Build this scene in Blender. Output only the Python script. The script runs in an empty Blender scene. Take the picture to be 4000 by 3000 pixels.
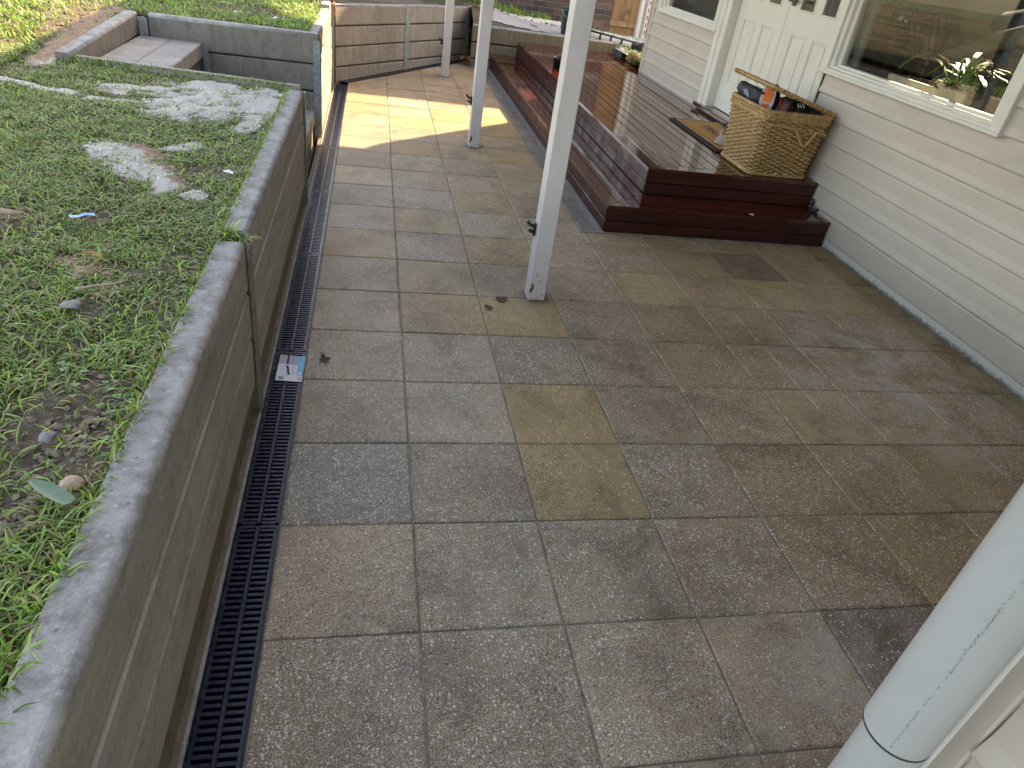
import bpy, math, random
import numpy as np
from mathutils import Vector, Matrix, Euler
random.seed(7); RNG = np.random.default_rng(7)
sc = bpy.context.scene
COL = sc.collection

# ------------------------------------------------------------------ camera
cam_d = bpy.data.cameras.new('camera'); cam = bpy.data.objects.new('camera', cam_d); COL.objects.link(cam)
def rotm(rx, ry, rz):
    return Matrix.Rotation(rz, 3, 'Z') @ Matrix.Rotation(ry, 3, 'Y') @ Matrix.Rotation(rx, 3, 'X')
CAM = Vector((0.24169, -1.17735, 1.58598))
mw = rotm(math.radians(56.7288), math.radians(-7.63465), math.radians(-9.27658)).to_4x4()
mw.translation = CAM; cam.matrix_world = mw
cam_d.sensor_width = 36.0; cam_d.lens = 36.0 * 2718.32 / 4000.0
cam_d.clip_start = 0.05; cam_d.clip_end = 600.0
sc.camera = cam
# ------------------------------------------------------------------ sky, sun, exposure
TO_SUN = Vector((1.06, 0.98, 1.0)).normalized()
ELEV = math.asin(TO_SUN.z); AZ = math.atan2(TO_SUN.x, TO_SUN.y)
world = bpy.data.worlds.new('World'); sc.world = world; world.use_nodes = True
wn = world.node_tree; bg = wn.nodes['Background']
sky = wn.nodes.new('ShaderNodeTexSky'); sky.sky_type = 'NISHITA'; sky.sun_disc = False
sky.sun_elevation = ELEV; sky.sun_rotation = AZ; sky.air_density = 1.0; sky.dust_density = 1.6; sky.ozone_density = 1.0
wn.links.new(sky.outputs[0], bg.inputs[0]); bg.inputs[1].default_value = 0.15
sun_d = bpy.data.lights.new('sun', 'SUN'); sun = bpy.data.objects.new('sun', sun_d); COL.objects.link(sun)
sun_d.energy = 3.7; sun_d.angle = math.radians(0.55); sun_d.color = (1.0, 0.9, 0.74)
sun.rotation_euler = (-TO_SUN).to_track_quat('-Z', 'Y').to_euler(); sun.location = (6, 6, 8)
sc.view_settings.view_transform = 'Standard'; sc.view_settings.look = 'None'
sc.view_settings.gamma = 1.0; sc.view_settings.use_curve_mapping = False
sc.view_settings.exposure = 2.45
sc.view_settings.use_white_balance = True; sc.view_settings.white_balance_temperature = 9000; sc.view_settings.white_balance_tint = 16

# ------------------------------------------------------------------ material helper
class NT:
    def __init__(s, name):
        s.m = bpy.data.materials.new(name); s.m.use_nodes = True
        s.t = s.m.node_tree; s.b = s.t.nodes['Principled BSDF']
        s.pos = s.t.nodes.new('ShaderNodeNewGeometry').outputs['Position']
    def new(s, typ, **a):
        n = s.t.nodes.new(typ)
        for k, v in a.items(): setattr(n, k, v)
        return n
    def put(s, sock, v):
        if isinstance(v, bpy.types.NodeSocket): s.t.links.new(v, sock)
        elif isinstance(v, (tuple, list)) and len(v) == 3 and sock.type == 'RGBA': sock.default_value = (*v, 1)
        else: sock.default_value = v
    def vec(s, stretch, v=None):
        n = s.new('ShaderNodeVectorMath', operation='MULTIPLY'); s.put(n.inputs[0], v or s.pos); n.inputs[1].default_value = stretch
        return n.outputs[0]
    def noise(s, scale, detail=4, rough=.55, stretch=None, out=0, vec=None, dist=0):
        n = s.new('ShaderNodeTexNoise'); v = vec or s.pos
        if stretch: v = s.vec(stretch, v)
        s.put(n.inputs['Vector'], v); n.inputs['Scale'].default_value = scale
        n.inputs['Detail'].default_value = detail; n.inputs['Roughness'].default_value = rough; n.inputs['Distortion'].default_value = dist
        return n.outputs[out]
    def voro(s, scale, vec=None, feature='F1'):
        n = s.new('ShaderNodeTexVoronoi', feature=feature); s.put(n.inputs['Vector'], vec or s.pos); n.inputs['Scale'].default_value = scale
        return n.outputs
    def ramp(s, fac, stops, interp='LINEAR'):
        n = s.new('ShaderNodeValToRGB'); n.color_ramp.interpolation = interp
        e = n.color_ramp.elements
        while len(e) < len(stops): e.new(0.5)
        for i, (p, c) in enumerate(stops):
            e[i].position = p; e[i].color = (c, c, c, 1) if isinstance(c, (int, float)) else (*c, 1)
        s.put(n.inputs[0], fac); return n.outputs[0]
    def mix(s, fac, a, b, blend='MIX'):
        n = s.new('ShaderNodeMix', data_type='RGBA', blend_type=blend)
        s.put(n.inputs[0], fac); s.put(n.inputs[6], a); s.put(n.inputs[7], b); return n.outputs[2]
    def math(s, op, a, b=0.5, clamp=False):
        n = s.new('ShaderNodeMath', operation=op, use_clamp=clamp); s.put(n.inputs[0], a); s.put(n.inputs[1], b); return n.outputs[0]
    def sep(s, v=None):
        n = s.new('ShaderNodeSeparateXYZ'); s.put(n.inputs[0], v or s.pos); return n.outputs
    def bump(s, h, strength=.3, dist=.01, normal=None):
        n = s.new('ShaderNodeBump'); n.inputs['Strength'].default_value = strength; n.inputs['Distance'].default_value = dist
        s.put(n.inputs['Height'], h)
        if normal: s.put(n.inputs['Normal'], normal)
        s.t.links.new(n.outputs[0], s.b.inputs['Normal']); return n.outputs[0]
    def set(s, **k):
        names = dict(color='Base Color', rough='Roughness', metal='Metallic', spec='Specular IOR Level', coat='Coat Weight', coatr='Coat Roughness', sub='Subsurface Weight', trans='Transmission Weight', ior='IOR', alpha='Alpha')
        for kk, v in k.items(): s.put(s.b.inputs[names[kk]], v)
        return s

MAT = {}
def plain(name, c, rough=.6, var=.15, scale=30, bump=.0, metal=0, spec=.5, stretch=None):
    n = NT(name); f = n.noise(scale, 5, .6, stretch)
    lo = tuple(max(0, x * (1 - var)) for x in c); hi = tuple(min(1, x * (1 + var)) for x in c)
    n.set(color=n.ramp(f, [(.3, lo), (.7, hi)]), rough=n.ramp(f, [(.3, max(0, rough - .08)), (.7, min(1, rough + .08))]), metal=metal, spec=spec)
    if bump: n.bump(f, bump, .004)
    MAT[name] = n.m; return n.m

def m_paver():
    n = NT('paver'); oi = n.new('ShaderNodeObjectInfo'); tint = oi.outputs['Color']; agg = oi.outputs['Alpha']; world_pos = n.pos
    sh = n.new('ShaderNodeVectorMath', operation='ADD'); n.put(sh.inputs[0], n.pos); cmb = n.new('ShaderNodeCombineXYZ'); n.put(cmb.inputs[0], n.math('MULTIPLY', oi.outputs['Random'], 61.0)); n.put(cmb.inputs[1], n.math('MULTIPLY', oi.outputs['Random'], 23.0)); n.put(sh.inputs[1], cmb.outputs[0]); n.pos = sh.outputs[0]
    big = n.noise(5.5, 5, .6); fine = n.noise(260, 3, .7); mid = n.noise(26, 5, .65)
    c = n.mix(n.ramp(big, [(.3, .0), (.75, .5)]), tint, n.mix(1.0, tint, (.62, .60, .60), 'MULTIPLY'))
    c = n.mix(n.ramp(fine, [(.40, 1.0), (.56, .0)]), c, n.mix(1.0, c, (.33, .32, .32), 'MULTIPLY'))
    c = n.mix(n.ramp(mid, [(.35, .55), (.62, .0)]), c, n.mix(1.0, c, (.62, .61, .61), 'MULTIPLY'))
    c = n.mix(n.ramp(n.noise(330, 2, .5), [(.50, .0), (.66, .65)]), c, n.mix(1.0, c, (1.7, 1.65, 1.55), 'MULTIPLY'))
    # pebbles of the exposed aggregate, two sizes
    hgt = fine
    for sc_, thr, amt, rr in ((92, .30, .26, .34), (170, .26, .34, .36)):
        v = n.voro(sc_); cs = n.new('ShaderNodeSeparateColor'); n.put(cs.inputs[0], v['Color'])
        inside = n.ramp(v['Distance'], [(rr - .05, 1), (rr + .03, 0)])
        patch = n.ramp(n.noise(9, 2), [(.3, .45), (.65, 1.25)])
        keep = n.math('LESS_THAN', cs.outputs[0], n.math('MULTIPLY', n.math('MULTIPLY', agg, amt * 1.3), patch))
        msk = n.math('MULTIPLY', inside, keep)
        pc = n.ramp(cs.outputs[1], [(0, (.11, .10, .09)), (.16, (.46, .41, .33)), (.45, (.78, .73, .64)), (.8, (.58, .60, .61)), (1, (.78, .68, .50))])
        c = n.mix(n.math('MULTIPLY', msk, .9), c, pc); hgt = n.math('ADD', hgt, n.math('MULTIPLY', msk, .5))
    dk = n.voro(64); dcs = n.new('ShaderNodeSeparateColor'); n.put(dcs.inputs[0], dk['Color'])
    dm = n.math('MULTIPLY', n.ramp(dk['Distance'], [(.08, 1), (.24, 0)]), n.math('LESS_THAN', dcs.outputs[2], .085))
    c = n.mix(n.math('MULTIPLY', dm, .85), c, (.03, .028, .026))
    # grime: black biofilm in blotches and along some edges
    gr = n.ramp(n.math('MULTIPLY', n.noise(3.1, 6, .72, dist=.6), n.ramp(mid, [(.25, .65), (.7, 1.2)])), [(.47, 0), (.66, .6)])
    c = n.mix(gr, c, n.mix(1.0, c, (.36, .36, .38), 'MULTIPLY'))
    # dried, lime-bloomed patches toward the house
    n.pos = world_pos; xyz = n.sep()
    dx = n.math('SUBTRACT', xyz[0], 2.75); dy = n.math('MULTIPLY', n.math('SUBTRACT', xyz[1], 1.35), .75)
    rad = n.math('SQRT', n.math('ADD', n.math('MULTIPLY', dx, dx), n.math('MULTIPLY', dy, dy)))
    dx2 = n.math('SUBTRACT', xyz[0], 1.62); dy2 = n.math('ADD', xyz[1], .28)
    rad2 = n.math('SQRT', n.math('ADD', n.math('MULTIPLY', dx2, dx2), n.math('MULTIPLY', dy2, dy2)))
    near = n.math('MAXIMUM', n.ramp(rad, [(.15, 1), (.85, 0)]), n.ramp(rad2, [(.1, .75), (.5, 0)]))
    dryn = n.math('MULTIPLY', near, n.ramp(n.noise(4.2, 7, .75, dist=1.2), [(.42, 0), (.58, 1)]))
    c = n.mix(n.math('MULTIPLY', dryn, .6), c, (.52, .445, .385))
    c = n.mix(n.ramp(n.noise(1.4, 6, .7, dist=.8), [(.50, 0), (.68, .5)]), c, n.mix(1.0, c, (.50, .47, .45), 'MULTIPLY'))
    for px_, py_ in ((1.098, 2.025), (1.098, 4.82), (1.098, 7.82)):  # dark ring at each post foot: grime with contact shade painted in
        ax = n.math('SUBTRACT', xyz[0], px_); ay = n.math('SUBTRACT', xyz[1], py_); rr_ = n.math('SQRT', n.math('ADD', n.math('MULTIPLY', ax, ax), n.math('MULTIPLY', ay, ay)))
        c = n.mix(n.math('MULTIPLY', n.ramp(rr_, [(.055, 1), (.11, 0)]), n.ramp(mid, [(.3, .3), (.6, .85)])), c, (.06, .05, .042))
    wet = n.ramp(n.noise(1.9, 4, .6), [(.42, 1), (.6, 0)])
    r = n.math('ADD', n.ramp(fine, [(.3, .42), (.7, .66)]), n.math('MULTIPLY', dryn, .22))
    r = n.math('SUBTRACT', r, n.math('MULTIPLY', wet, .13))
    n.set(color=c, rough=r, spec=.28); n.bump(hgt, .7, .003); MAT['paver'] = n.m

def m_concrete(name, base, dark, stain=.6, streak=(9, 9, 1.2)):
    n = NT(name); big = n.noise(3.2, 6, .65); st = n.noise(2.2, 5, .7, streak); fine = n.noise(170, 4, .7); mid = n.noise(22, 6, .7)
    c = n.mix(n.ramp(big, [(.3, 0), (.7, 1)]), base, tuple(x * .78 for x in base))
    c = n.mix(n.ramp(st, [(.45, 0), (.72, stain)]), c, dark)
    c = n.mix(n.ramp(mid, [(.52, 0), (.75, .45)]), c, tuple(x * 1.25 for x in base))
    c = n.mix(n.ramp(fine, [(.35, .35), (.55, 0)]), c, tuple(x * .5 for x in base))
    c = n.mix(n.ramp(n.noise(11, 7, .8, dist=.5), [(.50, 0), (.66, .6)]), c, dark)
    c = n.mix(n.ramp(n.noise(60, 5, .75), [(.56, 0), (.70, .5)]), c, tuple(x * 1.45 for x in base))
    v = n.voro(38); cs = n.new('ShaderNodeSeparateColor'); n.put(cs.inputs[0], v['Color'])
    pit = n.math('MULTIPLY', n.ramp(v['Distance'], [(.08, 1), (.2, 0)]), n.math('LESS_THAN', cs.outputs[0], .14))
    c = n.mix(n.math('MULTIPLY', pit, .8), c, tuple(x * .3 for x in base))
    n.set(color=c, rough=n.ramp(mid, [(.3, .72), (.7, .92)]), spec=.3)
    n.bump(n.math('ADD', n.math('MULTIPLY', fine, .5), mid), .35, .004); MAT[name] = n.m

def m_deck():
    n = NT('deck_timber'); oi = n.new('ShaderNodeObjectInfo'); rnd = oi.outputs['Random']
    g = n.noise(30, 6, .7, (1, .05, 1)); g2 = n.noise(30, 6, .7, (.05, 1, 1)); grain = n.math('MULTIPLY', g, g2)
    c = n.ramp(grain, [(.12, (.034, .0065, .004)), (.27, (.088, .016, .0075)), (.4, (.15, .032, .012))])
    c = n.mix(n.math('MULTIPLY', rnd, .55), c, n.mix(1.0, c, (.55, .5, .5), 'MULTIPLY'))
    wear = n.ramp(n.noise(4.5, 7, .72, dist=1), [(.60, 0), (.76, .2)])
    c = n.mix(wear, c, (.14, .06, .04))
    xyz = n.sep()
    wet = n.ramp(n.noise(3.4, 6, .7, dist=.8), [(.46, 0.03), (.64, .14)])
    n.set(color=c, rough=wet, spec=.5, coat=.25, coatr=.05)
    n.bump(n.math('ADD', n.math('MULTIPLY', grain, .6), n.math('MULTIPLY', n.noise(9, 3), .6)), .16, .004); MAT['deck_timber'] = n.m

def m_fascia():
    n = NT('fascia_timber'); oi = n.new('ShaderNodeObjectInfo'); run = n.noise(55, 5, .7, (1, 1, .07), dist=.4); f = n.noise(7, 5, .7)
    c = n.ramp(n.noise(24, 6, .7, (.12, .12, 1)), [(.3, (.022, .005, .004)), (.5, (.045, .0095, .0065)), (.7, (.072, .017, .010))])
    c = n.mix(n.ramp(run, [(.55, 0), (.75, .14)]), c, (.085, .036, .028)); c = n.mix(n.ramp(f, [(.6, 0), (.75, .3)]), c, (.15, .07, .05))
    n.set(color=c, rough=n.ramp(f, [(.4, .5), (.62, .26)]), spec=.35); n.bump(run, .06, .003); MAT['fascia_timber'] = n.m

def m_wall_paint(name, base, rough=.45):
    n = NT(name); big = n.noise(1.6, 5, .6); sm = n.noise(6, 6, .7, (1, .35, 1)); sp = n.voro(17)
    cs = n.new('ShaderNodeSeparateColor'); n.put(cs.inputs[0], sp['Color'])
    c = n.mix(n.ramp(big, [(.3, 0), (.75, .55)]), base, tuple(x * .84 for x in base))
    c = n.mix(n.ramp(sm, [(.52, 0), (.78, .38)]), c, tuple(x * .66 for x in base))
    fl = n.math('MULTIPLY', n.ramp(sp['Distance'], [(.035, 1), (.06, 0)]), n.math('LESS_THAN', cs.outputs[1], .08))
    c = n.mix(n.math('MULTIPLY', fl, .75), c, (.08, .07, .06))
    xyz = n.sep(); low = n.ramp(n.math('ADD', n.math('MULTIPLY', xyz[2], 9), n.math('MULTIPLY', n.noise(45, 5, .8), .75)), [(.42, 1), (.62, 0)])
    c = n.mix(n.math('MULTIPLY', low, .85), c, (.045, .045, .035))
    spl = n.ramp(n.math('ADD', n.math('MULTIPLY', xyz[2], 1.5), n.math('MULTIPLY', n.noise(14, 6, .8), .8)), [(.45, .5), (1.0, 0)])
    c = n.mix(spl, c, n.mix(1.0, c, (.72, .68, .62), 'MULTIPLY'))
    n.set(color=c, rough=n.ramp(sm, [(.3, rough - .07), (.7, rough + .1)])); n.bump(n.noise(120, 3), .06, .002); MAT[name] = n.m

def m_glass():
    n = NT('glass'); t = n.t
    tr = n.new('ShaderNodeBsdfTransparent'); tr.inputs[0].default_value = (.90, .94, .93, 1)
    gl = n.new('ShaderNodeBsdfGlossy'); gl.inputs['Roughness'].default_value = .006
    lw_ = n.new('ShaderNodeLayerWeight'); lw_.inputs[0].default_value = .5; fz = n.math('ADD', n.math('MULTIPLY', n.math('POWER', lw_.outputs['Facing'], 5.0), .9), .07)
    mx = n.new('ShaderNodeMixShader'); t.links.new(fz, mx.inputs[0]); t.links.new(tr.outputs[0], mx.inputs[1]); t.links.new(gl.outputs[0], mx.inputs[2])
    t.links.new(mx.outputs[0], t.nodes['Material Output'].inputs[0]); MAT['glass'] = n.m

def m_lawn():
    n = NT('lawn_soil'); a = n.new('ShaderNodeAttribute', attribute_name='Mask'); sp = n.new('ShaderNodeSeparateColor'); n.put(sp.inputs[0], a.outputs['Color'])
    f = n.noise(60, 6, .7); f2 = n.noise(9, 5, .65)
    soil = n.ramp(f, [(.25, (.06, .046, .034)), (.5, (.15, .115, .082)), (.75, (.28, .225, .17))])
    turf = n.ramp(n.noise(45, 5, .7), [(.3, (.03, .032, .014)), (.55, (.075, .075, .03)), (.75, (.20, .155, .085))])
    sand = n.ramp(n.noise(120, 6, .8), [(.30, (.26, .23, .195)), (.48, (.58, .55, .50)), (.7, (.76, .73, .69))])
    tan = n.ramp(f, [(.3, (.22, .14, .09)), (.7, (.50, .37, .27))])
    c = n.mix(n.ramp(sp.outputs[1], [(.25, 0), (.75, 1)]), turf, soil)
    edge = n.math('ADD', sp.outputs[0], n.math('MULTIPLY', n.math('SUBTRACT', n.noise(70, 6, .85), .5), 2.6))
    c = n.mix(n.ramp(edge, [(.30, 0), (.62, 1)]), c, sand)
    edge2 = n.math('ADD', sp.outputs[2], n.math('MULTIPLY', n.math('SUBTRACT', n.noise(80, 5, .8), .5), 2.2))
    c = n.mix(n.ramp(edge2, [(.45, 0), (.6, 1)]), c, tan)
    n.set(color=c, rough=.95, spec=.15); n.bump(n.math('ADD', f, n.noise(200, 3)), .9, .012); MAT['lawn_soil'] = n.m

def m_grass():
    n = NT('grass_blade'); a = n.new('ShaderNodeAttribute', attribute_name='Col')
    t = n.t; n.set(color=a.outputs['Color'], rough=.42, spec=.4)
    tl = n.new('ShaderNodeBsdfTranslucent'); t.links.new(a.outputs['Color'], tl.inputs[0])
    mx = n.new('ShaderNodeMixShader'); mx.inputs[0].default_value = .38
    t.links.new(n.b.outputs[0], mx.inputs[1]); t.links.new(tl.outputs[0], mx.inputs[2]); t.links.new(mx.outputs[0], t.nodes['Material Output'].inputs[0])
    MAT['grass_blade'] = n.m

def m_brick():
    n = NT('brick'); oi = n.new('ShaderNodeObjectInfo')
    c = n.mix(n.ramp(n.noise(40, 5, .7), [(.3, 0), (.7, 1)]), oi.outputs['Color'], n.mix(1.0, oi.outputs['Color'], (.6, .58, .6), 'MULTIPLY'))
    c = n.mix(n.ramp(n.noise(14, 4, .7), [(.64, 0), (.72, .7)]), c, (.38, .33, .28))
    n.set(color=c, rough=.85); n.bump(n.noise(70, 4), .4, .006); MAT['brick'] = n.m
    n = NT('brickwork'); b = n.new('ShaderNodeTexBrick'); v = n.new('ShaderNodeCombineXYZ'); s = n.sep()
    n.put(v.inputs[0], s[0]); n.put(v.inputs[1], s[2]); n.put(b.inputs['Vector'], v.outputs[0])
    for k, val in dict(Scale=1.0, **{'Brick Width': .24, 'Row Height': .086, 'Mortar Size': .006}).items(): b.inputs[k].default_value = val
    b.inputs['Color1'].default_value = (.11, .07, .06, 1); b.inputs['Color2'].default_value = (.075, .06, .06, 1); b.inputs['Mortar'].default_value = (.4, .35, .3, 1)
    n.set(color=b.outputs[0], rough=.85); MAT['brickwork'] = n.m

def m_fence():
    n = NT('fence_timber'); oi = n.new('ShaderNodeObjectInfo'); g = n.noise(16, 6, .7, (1, 1, .07)); k = n.noise(5, 3)
    c = n.ramp(g, [(.3, (.20, .10, .045)), (.5, (.40, .23, .11)), (.7, (.50, .31, .16))])
    c = n.mix(n.ramp(oi.outputs['Random'], [(0, 0), (1, .5)]), c, (.26, .17, .10)); c = n.mix(n.ramp(k, [(.6, 0), (.72, .8)]), c, (.12, .06, .03))
    n.set(color=c, rough=.8); n.bump(g, .3, .004); MAT['fence_timber'] = n.m

def m_wicker():
    n = NT('wicker'); f = n.noise(38, 4, .7); g = n.noise(240, 3, .6)
    c = n.ramp(f, [(.28, (.20, .10, .035)), (.5, (.41, .25, .10)), (.72, (.62, .44, .22))])
    c = n.mix(n.ramp(g, [(.55, 0), (.75, .5)]), c, (.20, .11, .04)); n.set(color=c, rough=.5, spec=.45); MAT['wicker'] = n.m

def m_steel():
    n = NT('galvanised_steel'); v = n.voro(70); f = n.noise(18, 6, .75)
    cs = n.new('ShaderNodeSeparateColor'); n.put(cs.inputs[0], v['Color'])
    c = n.ramp(cs.outputs[0], [(0, (.20, .225, .225)), (1, (.30, .33, .33))])
    c = n.mix(n.ramp(f, [(.5, 0), (.72, .7)]), c, (.12, .115, .09)); n.set(color=c, rough=n.ramp(f, [(.3, .42), (.7, .75)]), metal=.35, spec=.5); MAT['galvanised_steel'] = n.m

m_paver(); m_deck(); m_fascia(); m_glass(); m_lawn(); m_grass(); m_brick(); m_fence(); m_wicker(); m_steel()
m_concrete('sleeper_concrete', (.37, .335, .295), (.17, .148, .11), .8)
m_concrete('sleeper_brushed', (.42, .39, .35), (.18, .16, .125), .75, (9, .7, 7)); m_concrete('sleeper_dark', (.25, .225, .195), (.11, .095, .07), .7); m_concrete('sleeper_coping', (.38, .365, .345), (.12, .11, .09), 1.0, (6, 6, 6))  # the darkest mix here goes on the step end wall, back wall and risers
m_concrete('sleeper_tread', (.38, .355, .32), (.15, .135, .11), .7, (1.2, 9, 9)); m_concrete('sleeper_damp', (.24, .20, .14), (.10, .085, .045), .8)
m_concrete('mortar', (.34, .275, .21), (.07, .06, .05), 1.0, (4, 4, 4))
m_concrete('path_concrete', (.46, .45, .42), (.30, .30, .29), .5, (4, 4, 4))
m_concrete('mortar_grey', (.28, .265, .24), (.15, .14, .13), .5, (5, 5, 5))
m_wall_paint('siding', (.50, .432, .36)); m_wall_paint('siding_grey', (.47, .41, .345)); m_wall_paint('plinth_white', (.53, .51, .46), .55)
plain('trim_white', (.64, .615, .55), .38, .05, 12, .03); plain('door_white', (.64, .615, .545), .35, .04, 6, .02); plain('post_white', (.56, .515, .49), .42, .06, 14, .04)
plain('weathered_steel', (.20, .19, .145), .8, .45, 40, .3); plain('chip_wood', (.16, .08, .05), .7); plain('black_plastic', (.011, .013, .018), .32, .2, 60); plain('grate_black', (.004, .008, .024), .30, .3, 45, .25, 0, .35)
plain('void_black', (.006, .006, .006), .9); plain('deck_backing', (.02, .008, .006), .8); plain('pipe_paint', (.37, .37, .36), .28, .04, 3, .0)
plain('grime_black', (.035, .035, .03), .6); plain('mildew', (.20, .205, .185), .7, .4, 200); plain('rope', (.42, .25, .10), .75, .35, 150, .4); plain('coir', (.44, .22, .06), .95, .35, 160, .9); plain('mat_black', (.018, .016, .015), .9, .3, 120, .8)
plain('print_black', (.02, .02, .022), .7); plain('roof_sheet', (.55, .55, .54), .5); plain('room_wall', (.22, .18, .12), .85, .06); plain('plaster', (.70, .66, .56), .8, .05); plain('room_floor', (.04, .02, .011), .4, .3, 9, 0, 0, .5, (1, .08, 1))
plain('dark_timber', (.075, .028, .014), .4, .35, 14, .1, 0, .5, (1, 1, .1)); plain('grey_cloth', (.30, .31, .30), .9, .1, 150, .3); plain('charcoal_cloth', (.022, .022, .026), .9, .3, 120, .4)
plain('taupe_cloth', (.12, .092, .06), .9, .2, 150, .5); plain('pale_timber', (.45, .37, .26), .6, .2, 12, .1, 0, .4, (.2, 1, 1)); plain('leaf_green', (.09, .19, .035), .38, .4, 25); plain('leaf_pale', (.13, .20, .045), .38, .25, 25)
plain('dry_leaf', (.36, .16, .06), .7, .4, 60, .2); plain('brown_leaf', (.07, .03, .018), .7, .4, 60, .2); plain('bucket_green', (.010, .030, .032), .35, .25, 20); plain('logo_white', (.8, .8, .8), .5, .02); plain('logo_red', (.62, .02, .025), .5, .05)
plain('gravel', (.66, .62, .50), .85, .25, 60, .2); plain('rock_moss', (.20, .13, .035), .9, .6, 30, .8); plain('stone_grey', (.22, .22, .22), .8, .2, 60, .3); plain('clod', (.20, .15, .11), .95, .45, 70, .5); plain('sand_white', (.68, .65, .60), .9, .2, 90, .4); plain('tan_clod', (.42, .31, .22), .95, .3, 90, .6)
plain('scrap_blue', (.22, .42, .62), .5, .1); plain('scrap_white', (.74, .77, .80), .5, .08); plain('scrap_orange', (.40, .19, .05), .6); plain('scrap_red', (.65, .05, .02), .5); plain('stick', (.36, .27, .19), .85, .3, 60, .3)
plain('card_white', (.68, .70, .78), .55, .04, 20); plain('card_cyan', (.10, .47, .66), .55, .08); plain('card_tan', (.45, .38, .40), .55, .2, 90); plain('card_grey', (.33, .35, .42), .55, .2); plain('card_pink', (.62, .38, .46), .55)
plain('shoe_black', (.02, .02, .023), .6, .3, 60); plain('shoe_grey', (.23, .25, .29), .7, .2, 60); plain('shoe_orange', (.85, .17, .03), .55, .1); plain('shoe_navy', (.02, .026, .075), .7, .3, 80); plain('shoe_white', (.52, .50, .46), .7, .1); plain('shoe_red', (.45, .03, .03), .6, .2); plain('shoe_maroon', (.08, .03, .028), .7, .3, 70); plain('shoe_taupe', (.36, .30, .27), .8, .1)
plain('basket_dark', (.10, .06, .025), .8); plain('bulb_glass', (.5, .55, .5), .1); plain('ribbed_grey', (.35, .35, .34), .6, .3, 25); plain('far_ground', (.07, .085, .03), .95, .4, 3)
def m_leopard():
    n = NT('leopard'); v = n.voro(85); c = n.ramp(v['Distance'], [(.22, (.30, .17, .07)), (.3, (.03, .018, .012)), (.46, (.03, .018, .012)), (.52, (.40, .27, .14))]); n.set(color=c, rough=.7); MAT['leopard'] = n.m
m_leopard()

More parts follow.
